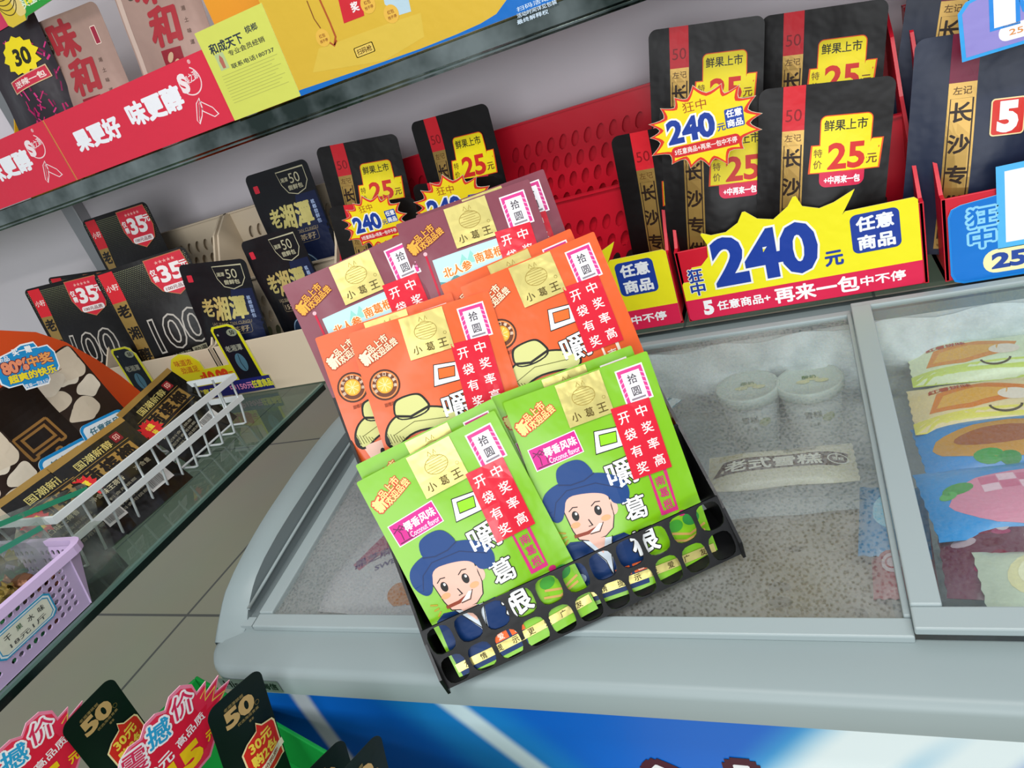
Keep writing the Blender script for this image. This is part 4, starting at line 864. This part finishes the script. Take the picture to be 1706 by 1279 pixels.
for i in range(4):
    for j in range(2): a.rect(52 + i * 16, 48 + j * 12 + (i % 2) * 2, 67 + i * 16, 59 + j * 12 + (i % 2) * 2, ['f4c8d4', 'd8688a'][(i + j) % 2], 2)
a.text('草莓', 104, 32, 18, 'c03a6a', 3, wd=40, bold=.03, out='f6c0d2').ell(32, 62, 14, 8, '3f9a3a', 2, 14).ell(22, 56, 8, 6, '58b04a', 2, 12).rect(172, 46, 206, 78, 'e8d42a', 2).text('新品', 189, 62, 12, '3a5a2a', 3, wd=26)
popp('azure_film', '1a92d8', a, (1545, 836), .860, 4, 'blue lolly pack with a pink strawberry shape', h_=.108)
a = Art(); rb = random.Random(8)
for i in range(26): a.ell(rb.uniform(14, 200), rb.uniform(10, 90), rb.uniform(6, 12), rb.uniform(4, 8), rb.choice(['8a2a44', 'c2a8b0', '6a1c34', 'b0406a', 'd8c8cc']), i % 3, 12)
popp('maroon_film', '74384c', a, (1560, 935), .850, -4, 'maroon pack sprinkled with berry spots near the front corner', h_=.11)
a = Art().ell(74, 46, 54, 36, 'e9dfae', 1).ell(74, 48, 46, 29, 'f2ebc6', 2).line([(36, 40), (60, 46), (64, 62), (90, 60), (112, 66)], 1.6, 'a89a6a', 3).line([(52, 26), (72, 32), (96, 28)], 1.6, 'a89a6a', 3)
popp('pale_green_film', 'cfd6c0', a, (1632, 985), .862, -2, 'pack showing a pale cream bun, nearest to the front at right', w_=.16, h_=.09)
a = Art(); rb = random.Random(44)
for i in range(40): a.ell(rb.uniform(20, 300), rb.uniform(15, 230), rb.uniform(6, 16), rb.uniform(4, 9), rb.choice(['9a8c76', 'b3a692', '857864']), i % 2, 12)
lay(pillow('frozen_food_bag', 'frozen food', .32, .25, .05, filmw('taupe_film', 'a3957f'), a, 9), -.13, .50, .775, 3, 'large taupe frozen food bag under the foggy lid, below the name band pack')
a = Art().rect(0, 0, 300, 30, 'c3ccd0', 0)
lay(pillow('frozen_food_bag', 'frozen food', .30, .23, .05, filmw('pale_grey_film', 'b9c2c4'), a, 10), .30, .50, .775, 0, 'pale grey frozen bag lying beneath the lolly packs')
lay(pillow('frozen_food_bag', 'frozen food', .30, .23, .05, filmw('ice_blue_film', '7fb4cf'), Art().ell(150, 110, 90, 60, 'a9cfe0', 0), 12), .30, .72, .785, 2, 'ice-blue frozen bag lying beneath the lolly packs at the back')
g = Geo(); rb = random.Random(3); nx, nz = 70, 8; v = []
for j in range(nz + 1):
    for i in range(nx + 1):
        x = -.68 + i * 1.46 / nx; v.append((x, .978 - .022 * math.sin(PI * j / nz) * (1 + .6 * math.sin(x * 31 + j) * math.sin(x * 13)), .80 + j * .115 / nz + .004 * math.sin(x * 55 + 2 * j)))
g.add(v, [(j * (nx + 1) + i, j * (nx + 1) + i + 1, (j + 1) * (nx + 1) + i + 1, (j + 1) * (nx + 1) + i) for j in range(nz) for i in range(nx)], noise_mat('frost', 'cdd4d6', 'eef2f3', 30, .8, .5), True); fbuild(g, 'frost_crust')

# ------------------------------------------------------------------ left shelf: wire basket and its pouches
wire_m = M('white_coated_wire', 'dfe6e6', .35, 0, 0)
WX0, WX1, WY0, WY1 = -1.155, -.957, .492, .884
wb = empty('wire_basket', T((WX0 + WX1) / 2, (WY0 + WY1) / 2, SZ), 'white wire basket of black-gold bags near the shelf edge', 'basket'); wi = Matrix.Translation(-wb.matrix_world.translation)
def wpart(g, nm): o = g.build(nm); o.parent = wb; o.matrix_parent_inverse = wi; return o
def flat_rail(z, x1, x0, y0, y1, hw, tk):
    g = Geo()
    for (a0, b0, a1, b1) in ((x1 - tk, y0, x1, y1), (x0, y0, x0 + tk, y1), (x0 + tk, y0, x1 - tk, y0 + tk), (x0 + tk, y1 - tk, x1 - tk, y1)): g.box(a0, b0, z - hw, a1, b1, z + hw, wire_m)
    return g
wpart(flat_rail(1.043, WX1, WX0, WY0, WY1, .0055, .004), 'top_rail'); wpart(flat_rail(1.002, WX1 - .006, WX0 + .006, WY0 + .004, WY1 - .004, .0050, .004), 'lower_rail')
for i in range(12):
    y = WY0 + .012 + i * (WY1 - WY0 - .024) / 11
    wpart(Geo().tube([(WX1 - .004, y, 1.045), (WX1 - .010, y, 1.0), (WX1 - .022, y, .9545), (WX1 - .030, y, .9525), (WX0 + .030, y, .9525), (WX0 + .022, y, .9545), (WX0 + .004, y, 1.045)], .0021, wire_m, 6), 'wire')
for x in (-1.10, -1.055, -1.01):
    wpart(Geo().tube([(x, WY0 + .004, 1.045), (x, WY0 + .016, .958), (x, WY0 + .02, .9565), (x, WY1 - .02, .9565), (x, WY1 - .016, .958), (x, WY1 - .004, 1.045)], .0021, wire_m, 6), 'wire')
wg = 'black-gold pouches in the wire basket'
for (tl, tr, lab) in (((194, 690), (281, 611), 'black-gold pouch at the far end of the wire basket, its red burst complete'), ((104, 762), (180, 708), 'black-gold pouch in the middle of the wire basket'), ((20, 818), (108, 757), 'black-gold pouch nearest the clear candy bags')):
    shelf_bag(PW, tl, tr, 1.076, 86, 32, lab, h=.150, axis='z')
# lilac basket
lil = M('lilac_plastic', 'cdb5dc', .4, 0, .04, 30)
lb = empty('plastic_basket', T(-1.0, .3, SZ), 'lilac perforated basket holding clear bags of foil sweets', 'basket'); li = Matrix.Translation(-lb.matrix_world.translation)
def lpart(g, nm, **k): o = g.build(nm, **k); o.parent = lb; o.matrix_parent_inverse = li; return o
LX0, LX1, LYA, LYB, LZB, LZT = -1.13, -.895, .10, .435, SZ + .002, 1.036; fl_ = .026
up_f = Vector((fl_, 0, LZT - LZB)); Hf = up_f.length; up_f.normalize()
nxl = 34; cwl = (LYB - LYA) / nxl
skipf = lambda i, j: j in (0, 7) or i in (0, nxl - 1) or (i % 11) in (0,) or (j == 4 and (i // 11) % 2 == 0 and False)
lpart(perf(Geo(), (LX1, LYA, LZB), (0, 1, 0), up_f, nxl, 8, cwl, Hf / 8, .0034, .0036, lil, -.002, skipf, stag=False, n=8, sq=5), 'front_wall')
up_r = Vector((0, fl_, LZT - LZB)).normalized(); nxr = 22; cwr = (LX1 - LX0) / nxr
lpart(perf(Geo(), (LX0, LYB, LZB), (1, 0, 0), up_r, nxr, 8, cwr, Hf / 8, .0034, .0036, lil, .002, lambda i, j: j in (0, 7) or i in (0, nxr - 1) or i % 8 == 7, stag=False, n=8, sq=5), 'end_wall')
g = Geo(); g.add([(LX0, LYA, LZB), (LX0, LYB, LZB), (LX0 - fl_, LYB + fl_, LZT), (LX0 - fl_, LYA - fl_, LZT)], [(0, 1, 2, 3)], lil); g.add([(LX0, LYA, LZB), (LX1, LYA, LZB), (LX1 + fl_, LYA - fl_, LZT), (LX0 - fl_, LYA - fl_, LZT)], [(0, 1, 2, 3)], lil)
b = lpart(g, 'rear_wall'); sm = b.modifiers.new('s', 'SOLIDIFY'); sm.thickness = .002
for cx_, cy_, sx_, sy_ in ((LX1, LYB, 1, 1), (LX1, LYA, 1, -1)):   # corner gores between the flared walls
    g = Geo(); g.add([(cx_, cy_, LZB), (cx_ + fl_, cy_, LZT), (cx_ + fl_ * .75, cy_ + sy_ * fl_ * .75, LZT), (cx_, cy_ + sy_ * fl_, LZT)], [(0, 1, 2), (0, 2, 3)], lil); b = lpart(g, 'corner'); sm = b.modifiers.new('s', 'SOLIDIFY'); sm.thickness = .002
lpart(Geo().box(LX0, LYA, LZB - .001, LX1, LYB, LZB + .001, lil), 'base')
rp = [(x, y, LZT) for x, y in rrect(LX0 - fl_ - .002, LYA - fl_ - .002, LX1 + fl_ + .003, LYB + fl_ + .003, .02, 4)]
g = Geo(); k = len(rp); ins = [(x, y) for x, y in rrect(LX0 - fl_ + .004, LYA - fl_ + .004, LX1 + fl_ - .005, LYB + fl_ - .005, .016, 4)]
v = [(x, y, z - .010) for x, y, z in rp] + [(x, y, z + .001) for x, y, z in rp] + [(x, y, LZT + .002) for x, y in ins] + [(x, y, LZT - .006) for x, y in ins]
g.add(v, [(q * k + i, q * k + (i + 1) % k, (q + 1) * k + (i + 1) % k, (q + 1) * k + i) for q in range(3) for i in range(k)], lil, False); lpart(g, 'rim')
o_ = [(6, 0), (72, 0), (78, 6), (78, 32), (72, 38), (6, 38), (0, 32), (0, 6)]
a = Art().poly(o_, '2f9ccc', 0).poly([(39 + (x - 39) * .95, 19 + (y - 19) * .9) for x, y in o_], 'e8f2f4', 1).poly([(39 + (x - 39) * .90, 19 + (y - 19) * .80) for x, y in o_], '3a9ccc', 2).poly([(39 + (x - 39) * .87, 19 + (y - 19) * .74) for x, y in o_], 'e4e4d2', 3)
a.text('干', 18, 24, 8, '4a4a48', 4, rot=4).text('果', 33, 25, 7, '4a6a4a', 4).text('水', 48, 24, 8, '4a4a48', 4, rot=-4).text('味', 62, 24, 8, '4a4a48', 4).text('18元1斤', 40, 12, 7, '5a5a58', 4, wd=48)
LC = card('name_label', 'label', o_, a, 'cfe4ea', .0012)
pm = at(40, 1043, x=LX1 + fl_ * .5); spawn(LC, T(LX1 + .0018 + fl_ * max(0, (pm.z - LZB) / (LZT - LZB)), pm.y, pm.z) @ Rz(90) @ Rx(math.degrees(math.atan2(fl_, LZT - LZB))) @ T(-.039, 0, -.019), 'blue-edged handwritten label on the front of the lilac basket')
# sweets and their clear bags
def sweet(col):
    m = M('foil_' + col, col, .25, .55, .3, 60); g = Geo(); n = 12
    prof = [(.004, -.026), (.011, -.024), (.004, -.014), (.010, -.010), (.0125, 0), (.010, .010), (.004, .014), (.011, .024), (.004, .026)]
    v = []; f = []
    for i, (r, z) in enumerate(prof):
        for j in range(n):
            q = 1 + (.25 * math.cos(j * PI) if i in (1, 7) else .06 * math.cos(3 * j)); v.append((r * q * math.cos(2 * PI * j / n), r * q * math.sin(2 * PI * j / n), z))
    for i in range(len(prof) - 1):
        for j in range(n): f.append((i * n + j, i * n + (j + 1) % n, (i + 1) * n + (j + 1) % n, (i + 1) * n + j))
    g.add(v, f, m, False); o = g.build('wrapped_sweet'); o['category'] = 'sweet'; return o
SW_ = [(sweet('2f7a4a'), 'green foil sweet heaped in a clear bag in the lilac basket', 'green foil sweets'), (sweet('9c8a4a'), 'gold foil sweet heaped in a clear bag in the lilac basket', 'gold foil sweets'), (sweet('7a5238'), 'brown foil sweet heaped in a clear bag in the lilac basket', 'brown foil sweets')]
rb = random.Random(21); n_ = 0
for lay_ in range(4):
    for i in range(4):
        for j in range(7):
            x, y, z = -1.09 + i * .056 + rb.uniform(-.008, .008), .14 + j * .045 + rb.uniform(-.008, .008), LZB + .016 + lay_ * .025
            if lay_ == 3 and (i + j) % 3 == 0: continue
            if lay_ < 2 and i < 3: continue
            w3 = 2 if (j > 5 and i > 2) else (0 if rb.random() < .7 else 1); pr, lb_, gr = SW_[w3]
            spawn(pr, T(x, y, z) @ Rz(rb.uniform(0, 180)) @ Rx(rb.uniform(60, 120)), lb_, gr)
clear = glass_mat('clear_bag_film', 'eef3ef', 'd6dcd8', .02, .22, 26, 0, .12)
def zip_bag(tl, tr, z, yaw, lean, label, col):
    S = pouch_fn(.20, .13, .05, 5, .9, .8); g = Geo(); nx, nz = 14, 16; v = []; f = []
    for side in (-1, 1):
        for j in range(nz + 1):
            for i in range(nx + 1): v.append(S((-.5 + i / nx) * .20, .13 * j / nz, .0003, side) + Vector((0, .004 * math.sin(i * 1.3 + j * .9), 0)))
    o = (nx + 1) * (nz + 1)
    for sd in (0, 1):
        for j in range(nz):
            for i in range(nx):
                k = sd * o + j * (nx + 1) + i; f.append((k, k + 1, k + nx + 2, k + nx + 1))
    g.add(v, f, clear, True); b = g.build('zip_bag'); b['category'] = 'clear bag'
    Geo().box(-.098, -.003, .117, .098, .003, .124, M(col, col, .4)).build('zip_strip', b)
    shelf_bag(b, tl, tr, z, yaw, lean, label, h=.13, axis='z'); return b
zip_bag((-60, 884), (84, 826), 1.078, 80, 12, 'clear zip bag with green closure strip standing in the lilac basket', '1f7a5a')
zip_bag((-150, 985), (-6, 905), 1.075, 84, 16, 'second clear zip bag leaning at the left edge of the photo', '2a7a62')

# ------------------------------------------------------------------ left shelf: orange display box with camouflage bags
om = M('orange_board', 'e2521e', .45, 0, .03, 10); ox = -1.27
hp = [at(px, py, x=ox) for px, py in ((-90, 600), (-40, 562), (0, 550), (60, 553), (110, 570), (160, 598), (200, 625), (236, 654))]
ob = empty('display_box', T(ox, .75, SZ), 'orange display box with arched back, filled with camouflage bags', 'display box'); oi = Matrix.Translation(-ob.matrix_world.translation)
g = Geo(); ol = [(p.y, p.z) for p in hp]; ol = [(ol[0][0], SZ + .001)] + ol + [(ol[-1][0] + .02, SZ + .001)]
nb = len(ol)
g.prism(ol, ox, ox - .004, om, 'x'); o = g.build('arched_back'); o.parent = ob; o.matrix_parent_inverse = oi
y0, y1 = ol[0][0], ol[-1][0]
o = Geo().box(ox, y0, SZ + .001, ox + .1, y1 - .02, SZ + .004, om).box(ox + .097, y0, SZ + .001, ox + .1, y1 - .02, SZ + .05, om).build('tray'); o.parent = ob; o.matrix_parent_inverse = oi
shelf_bag(PCAM, (-66, 690), (103, 578), -1.225, 84, 7, 'brown camouflage bag with big outlined gold lettering in the orange box', h=.30, axis='x')
shelf_bag(PCAM, (-210, 850), (-44, 738), -1.165, 84, 8, 'second camouflage bag, cut off by the left edge of the photo', h=.30, axis='x')
o_ = [(0, 10), (10, 0), (34, 0), (36, -12), (78, -12), (84, -4), (84, 8), (104, 8), (110, 16), (112, 46), (104, 62), (86, 62), (82, 74), (58, 74), (40, 66), (6, 58), (0, 50)]
a = Art().poly(o_, 'eef2f4', 0).poly([(55 + (x - 55) * .96, 30 + (y - 30) * .93) for x, y in o_], '1f8cc8', 1)
a.text('80%', 34, 36, 21, 'e8906a', 3, wd=44, bold=.05, out='6a2a3a', outw=.05).text('中奖', 80, 38, 20, 'e8a05a', 3, wd=44, bold=.04, out='7a2a3a', outw=.05).text('超爽的快乐', 58, 14, 15, 'ecd82a', 3, wd=86, bold=.05, out='1f5a9c', outw=.06).text('再来一包8.5元', 58, -5, 8, 'eef2f4', 3, wd=44, bold=.02).text('买一赠一', 62, 62, 13, 'eef2f4', 3, wd=46, bold=.04).text('新品', 20, 54, 10, 'eef2f4', 3, bold=.03)
BC = card('die_cut_sign', 'price sign', o_, a, 'd6e2e8', .0014)
put_card(BC, (48, 612), -1.165, yaw=84, lean=7, roll=-14, off=(56, 28), axis='x', label='blue die-cut 80% sign stuck to the camouflage bag', k=.84)
o_ = rrect(0, 0, 90, 50, 12); a = Art().poly(o_, '1f8fd0', 0).rr(5, 5, 85, 45, 8, 'e6eef2', 1).text('任意商品', 45, 32, 14, '4a7a8a', 2, wd=60, bold=.03).rect(14, 10, 76, 20, '8fc2d8', 2)
BL = card('bag_sign', 'price sign', o_, a, 'd6e2e8', .0014)
put_card(BL, (178, 715), -1.118, yaw=86, lean=10, roll=-8, off=(45, 25), axis='x', label='small blue and white sign between two black-gold pouches', k=.9)
put_card(BL, (118, 768), -1.135, yaw=86, lean=10, roll=-6, off=(45, 25), axis='x', label='blue sign whose rounded top shows behind the middle black-gold pouch', k=1.0)

# ------------------------------------------------------------------ upper shelf: strips, sheet, poster, bags
def up_card(p, x, dy, label, dz=.0015): return spawn(p, T(x, UY - .0105 - dy, UZ1 - .004 + dz), label)
def red_strip():
    a = Art().rect(0, 0, 404, 112, 'dc3148', 0).line([(1, 0), (1, 112)], 2, 'e8824a', 1)
    a.text('果更好', 106, 58, 34, 'f4f4f8', 1, wd=116, bold=.055).text('味更醇', 258, 64, 36, 'f4f4f8', 1, wd=126, bold=.055)
    a.line(ellipse(352, 78, 23, 21, 30, -200, 60), 2, 'f6d8d8', 1).text('S', 338, 78, 26, 'f6e6e6', 2, bold=.06).text('果之源', 358, 82, 13, 'f6e0e0', 2, wd=30, rot=10).text('®', 368, 104, 6, 'f6d8d8', 2)
    for pts in ([(330, 20), (344, 44), (354, 50), (352, 36), (344, 24), (332, 14)], [(352, 46), (372, 30), (378, 18), (368, 16), (350, 30)]): a.line(pts, 1.6, 'f6e0e0', 1, True)
    for i in range(3): a.line([(334 + i * 4, 18 + i * 6), (346 + i * 2, 38 + i * 3)], .8, 'f6e0e0', 1)
    return card('shelf_strip_sign', 'shelf sign', [(0, 0), (404, 0), (404, 112), (0, 112)], a, 'e8a06a', .0016)
RS = red_strip(); up_card(RS, -1.246, .0, 'red shelf strip with white lettering, the complete one left of the yellow sheet'); up_card(RS, -1.652, .0, 'red shelf strip cut off by the left edge of the photo')
a = Art().rect(0, 0, 140, 136, 'd6da62', 0).text('和成天下', 48, 106, 15, '2f3a44', 1, wd=68, bold=.03).text('槟榔', 104, 112, 10, '2f3a44', 1, wd=24, bold=.02).text('专业会员经销', 82, 92, 8, '4a4a3a', 1, wd=74, bold=.02).rect(18, 74, 36, 98, 'b9c890', 1).poly([(24, 76), (30, 76), (31, 90), (27, 96), (23, 88)], 'b86a5a', 2).text('联系电话180737', 84, 74, 7, '3a3f3a', 1, wd=88, bold=.02)
for j in range(10):
    a.line([(14, 66 - j * 4.6), (130 - (j % 3) * 8, 66 - j * 4.6)], .9, 'b9bc5c', 1)
up_card(card('notice_sheet', 'notice', [(0, 0), (140, 0), (140, 136), (0, 136)], a, 'e4e29a', .0012), -.842, .002, 'pale yellow paper notice between the red strips and the yellow poster', .001)
def pm_(px, py): q = at(px, py, y=UY - .013); return ((q.x + .7055) * 1000, (q.z - UZ1 + .0025) * 1000)
bl = [pm_(*p) for p in ((502, 148), (600, 115), (700, 80), (760, 56), (800, 38), (826, 22), (845, -4))]
PWd, PHt = 640, 300
a = Art().rect(0, 0, PWd, PHt, 'd9b33a', 0).poly([(0, 0), (PWd, 0), (PWd, PHt), (bl[-1][0] + 10, PHt)] + list(reversed(bl)) + [(0, bl[0][1])], '156cc0', 1)
c_ = pm_(606, 82); a.rr(c_[0] - 17, c_[1] - 7, c_[0] + 17, c_[1] + 7, 2, 'b98e24', 1).rr(c_[0] - 15.5, c_[1] - 6, c_[0] + 15.5, c_[1] + 6, 1.5, 'e8c860', 2).text('扫码枪', c_[0], c_[1], 8, '5a3a14', 3, wd=26)
c_ = pm_(590, 10); a.poly([pm_(x, y) for x, y in ((558, -20), (572, 38), (606, 25), (596, -30))], 'cf2a34', 2).text('奖', c_[0], c_[1], 12, 'f4e8e8', 3, bold=.04)
for px, py in ((537, 62), (612, 6), (651, 22)): c_ = pm_(px, py); a.ell(c_[0], c_[1], 12, 12, 'e8b84a', 3).text('红包', c_[0], c_[1] + 3, 5, '9a5a24', 4).text('抢不停', c_[0], c_[1] - 4, 4.5, '9a5a24', 4)
a.line([pm_(x, y) for x, y in ((510, 0), (522, 30), (533, 46))], 1.8, '8a5424', 2).line([pm_(x, y) for x, y in ((530, -5), (548, 35), (558, 60), (556, 74))], 3, 'b0562a', 2).line([pm_(x, y) for x, y in ((547, 69), (556, 75), (560, 66))], 2.4, 'b0562a', 2)
a.poly([pm_(x, y) for x, y in ((634, -20), (640, 6), (664, 24), (684, 18), (676, -20))], 'b9d2de', 1)
a.poly([pm_(x, y) for x, y in ((700, 20), (706, 60), (640, 100), (520, 120), (530, 80), (640, 40))], 'dcbc48', 1)
for i, t_ in enumerate(('扫码活动说明', '活动时间详见包装', '最终解释权')): c_ = pm_(900, 0 + i * 11); a.text(t_, c_[0] - i * 6, c_[1], 5.5, 'cfe2f2', 2, wd=70 - i * 12, bold=.02)
up_card(card('promotion_poster', 'poster', [(0, 0), (PWd, 0), (PWd, PHt), (0, PHt)], a, 'd8c890', .0014), -.7055, .001, 'large yellow poster with blue lower edge along the upper shelf', .0005)
ub_h = .26
shelf_bag(PK, (45, 45), (152, 2), 1.105, 6, 5, 'kraft-coloured bag with red brush lettering, left one of the pair', h=.26)
shelf_bag(PK, (136, -62), (318, -130), 1.110, 4, 5, 'larger-looking kraft bag with red brush lettering, beside the orange carton', h=.26, dz=-.02)
shelf_bag(PM, (-80, 20), (50, -30), 1.090, 6, 4, 'dark magenta-print bag with yellow 30 sticker in the top left corner', h=.26)
shelf_bag(PB, (384, -62), (484, -100), 1.130, 0, 4, 'brown bag with blue side band above the notice sheet', h=.25)
tray(M('yellow_tray_plastic', 'e0b01c', .4), .30, 'yellow perforated tray behind the kraft bags', mat=T(-1.50, 1.110, UZ1) @ Matrix.Scale(.58, 4))
q0, q1 = at(336, 0, y=1.085), at(446, 66, y=1.085)
oc = M('orange_carton', 'ea9a1e', .5); ob2 = empty('carton', T(q0.x + .06, 1.11, UZ1), 'orange carton standing behind the notice sheet', 'box')
g = Geo().box(-.055, -.028, .0005, .058, .10, .30, oc); o = g.build('box_body'); o.parent = ob2
o = Geo().box(-.056, -.0285, .296, .059, .101, .301, oc).build('lid_flap'); o.parent = ob2
o_ = [(0, 6), (8, 0), (46, 0), (52, 4), (260, 10), (264, 110), (0, 110)]
a = Art().poly(o_, '2f9a3c', 0).poly([(0, 6), (8, 0), (46, 0), (56, 20), (58, 110), (0, 110)], 'e0c23c', 1)
for i in range(5): a.line(ellipse(24, 42 + i * 6, 24 + i * 2, 26 - i * 2, 16, 200, 350), 1.6, '5a4a1a', 2)
a.rr(34, 8, 58, 60, 8, 'e8cf80', 2).text('买整箱送十包再来一包', 150, 22, 15, 'e4f0d2', 2, wd=190, bold=.03).text('15', 74, 26, 16, 'e8e03a', 3, bold=.05)
for i in range(7): a.ell(78 + i * 26, 48 + (i % 2) * 6, 12, 8, 'c6d83a', 2, 12)
gcd = card('hanging_sign', 'sign', o_, a, 'dfe6c0', .0016)
put_card(gcd, (22, 46), 1.066, roll=1, off=(8, 0), label='green sign with bananas hanging at the top left')

# ------------------------------------------------------------------ green crate with dark bags, lower left
CA = Vector((-.867, .475, 0)); CZ0, CZ1 = .672, .77; cy_ = -17
cr = empty('plastic_crate', Matrix.Translation((CA.x, CA.y, CZ0)) @ Rz(cy_), 'bright green crate full of dark bags in front of the freezer', 'crate')
gm_ = M('green_crate_plastic', '10903a', .4, 0, .04, 20); CL, CD, CH = .60, .30, CZ1 - CZ0
def cpart(g, nm, **k): o = g.build(nm, **k); o.parent = cr; return o
cpart(Geo().box(0, -CD, 0, CL, 0, .004, gm_), 'floor_panel')
for nm, b_ in (('long_wall', (0, -.005, .004, CL, 0, CH)), ('long_wall', (0, -CD, .004, CL, -CD + .005, CH)), ('short_wall', (0, -CD + .005, .004, .005, -.005, CH)), ('short_wall', (CL - .005, -CD + .005, .004, CL, -.005, CH))): cpart(Geo().box(*b_, gm_), nm, bevel=.0015)
ct = empty('carton', Matrix.Translation((CA.x, CA.y, 0)) @ Rz(cy_), 'brown carton carrying the green crate', 'box'); ctm = noise_mat('carton_board', 'a9825a', 'b48d64', 8, .8)
o = Geo().box(.01, -CD + .01, 0, CL - .01, -.01, CZ0 - .002, ctm).build('box_body'); o.parent = ct
shelf_bag(P50, (101, 1212), (184, 1125), .910, 85, -8, 'dark green-black 50 bag at left in the crate, its red badge half hidden', h=.225, axis='z')
shelf_bag(P50, (346, 1184), (430, 1112), .910, 80, -6, 'dark green-black 50 bag overlapping the freezer corner plate', h=.225, axis='z')
shelf_bag(P50, (490, 1306), (560, 1236), .880, 76, -4, 'dark bag with crumpled top beside the green crate wall', h=.225, axis='z')
shelf_bag(P50, (552, 1304), (624, 1225), .895, 78, -6, 'rightmost dark 50 bag at the bottom, its tip against the blue freezer front', h=.225, axis='z')
def shock():
    o = [(0, 20), (2, 52), (8, 66), (20, 74), (34, 74), (42, 86), (56, 90), (68, 86), (76, 98), (92, 102), (106, 94), (110, 80), (124, 86), (121, 72), (142, 82), (134, 64), (156, 66), (140, 50), (160, 42), (138, 32), (148, 14), (126, 14), (110, -10), (60, -24), (20, -16)]
    a = Art().poly(o, 'e8809c', 0).poly([(76 + (x - 76) * .95, 38 + (y - 38) * .93) for x, y in o], 'e0304e', 1).poly([(76 + (x - 76) * .9, 24 + (y - 24) * .55) for x, y in o], 'da1f3c', 2)
    a.line([(112, 70), (121, 78), (118, 64), (134, 72), (127, 57), (146, 58), (132, 46), (150, 40), (130, 30), (140, 18)], 1.8, 'eec85a', 3)
    a.text('震', 22, 52, 29, 'f8eef0', 3, wd=29, bold=.10).text('震', 22, 52, 29, 'd8305a', 4, wd=29, bold=.012).text('撼', 55, 66, 28, 'f8f4f6', 3, wd=28, bold=.10).text('撼', 55, 66, 28, '2f9fd0', 4, wd=28, bold=.02).text('价', 89, 78, 29, 'f8eef0', 3, wd=29, bold=.10).text('价', 89, 78, 29, 'd8305a', 4, wd=29, bold=.012)
    a.text('50元', 46, 26, 14, 'f8eef0', 4, wd=40, bold=.03, rot=14).text('高品质', 92, 42, 12, 'f8eef0', 4, wd=42, bold=.02, rot=20).text('15', 78, 8, 26, 'f2c61e', 4, wd=40, bold=.07, rot=12).text('元', 116, 18, 12, 'f2c61e', 4, rot=12, bold=.04)
    return card('starburst_sign', 'price sign', o, a, 'e8b0c0', .0012)
SK = shock()
put_card(SK, (278, 1236), .900, yaw=82, lean=-6, roll=-17, off=(62, 48), axis='z', label='pink-red starburst sign at bottom left, the complete one', k=.88)
put_card(SK, (40, 1276), .900, yaw=82, lean=-6, roll=-17, off=(62, 48), axis='z', label='pink-red starburst sign cut off by the bottom left corner', k=.88)

# ------------------------------------------------------------------ repeats carry their group
for pr, gr in ((P25, 'black 25 bags in the red trays'), (PNAV, 'navy bags in the rightmost tray'), (P100, 'black 100 bags in the beige tray'), (PLX, 'black-navy bags in the beige trays'), (P50, 'dark bags in the green crate'),
               (PW, wg), (PK, 'kraft bags on the upper shelf'), (PCAM, 'camouflage bags in the orange box'), (PG, 'lime-green bags on the black stand'), (PO, 'orange bags on the black stand'), (PP, 'plum bags on the black stand'),
               (SB, 'spiky 240 signs'), (TS, 'yellow tray signs'), (PS, 'yellow and navy pack signs'), (RS, 'red shelf strips'), (SK, 'pink-red starburst signs'), (BL, 'small blue and white signs')):
    for o in C.objects:
        if o.parent is None and o.type == 'MESH' and o.data == pr.data: o['group'] = gr
for o in C.objects:
    if o.parent is None and o.name.startswith('display_tray'): o['group'] = 'perforated trays'
    elif o.parent is None and o.name.startswith('ice_lolly_pack'): o['group'] = 'lolly packs in the right compartment'
    elif o.parent is None and o.name.startswith('zip_bag'): o['group'] = 'clear zip bags in the lilac basket'
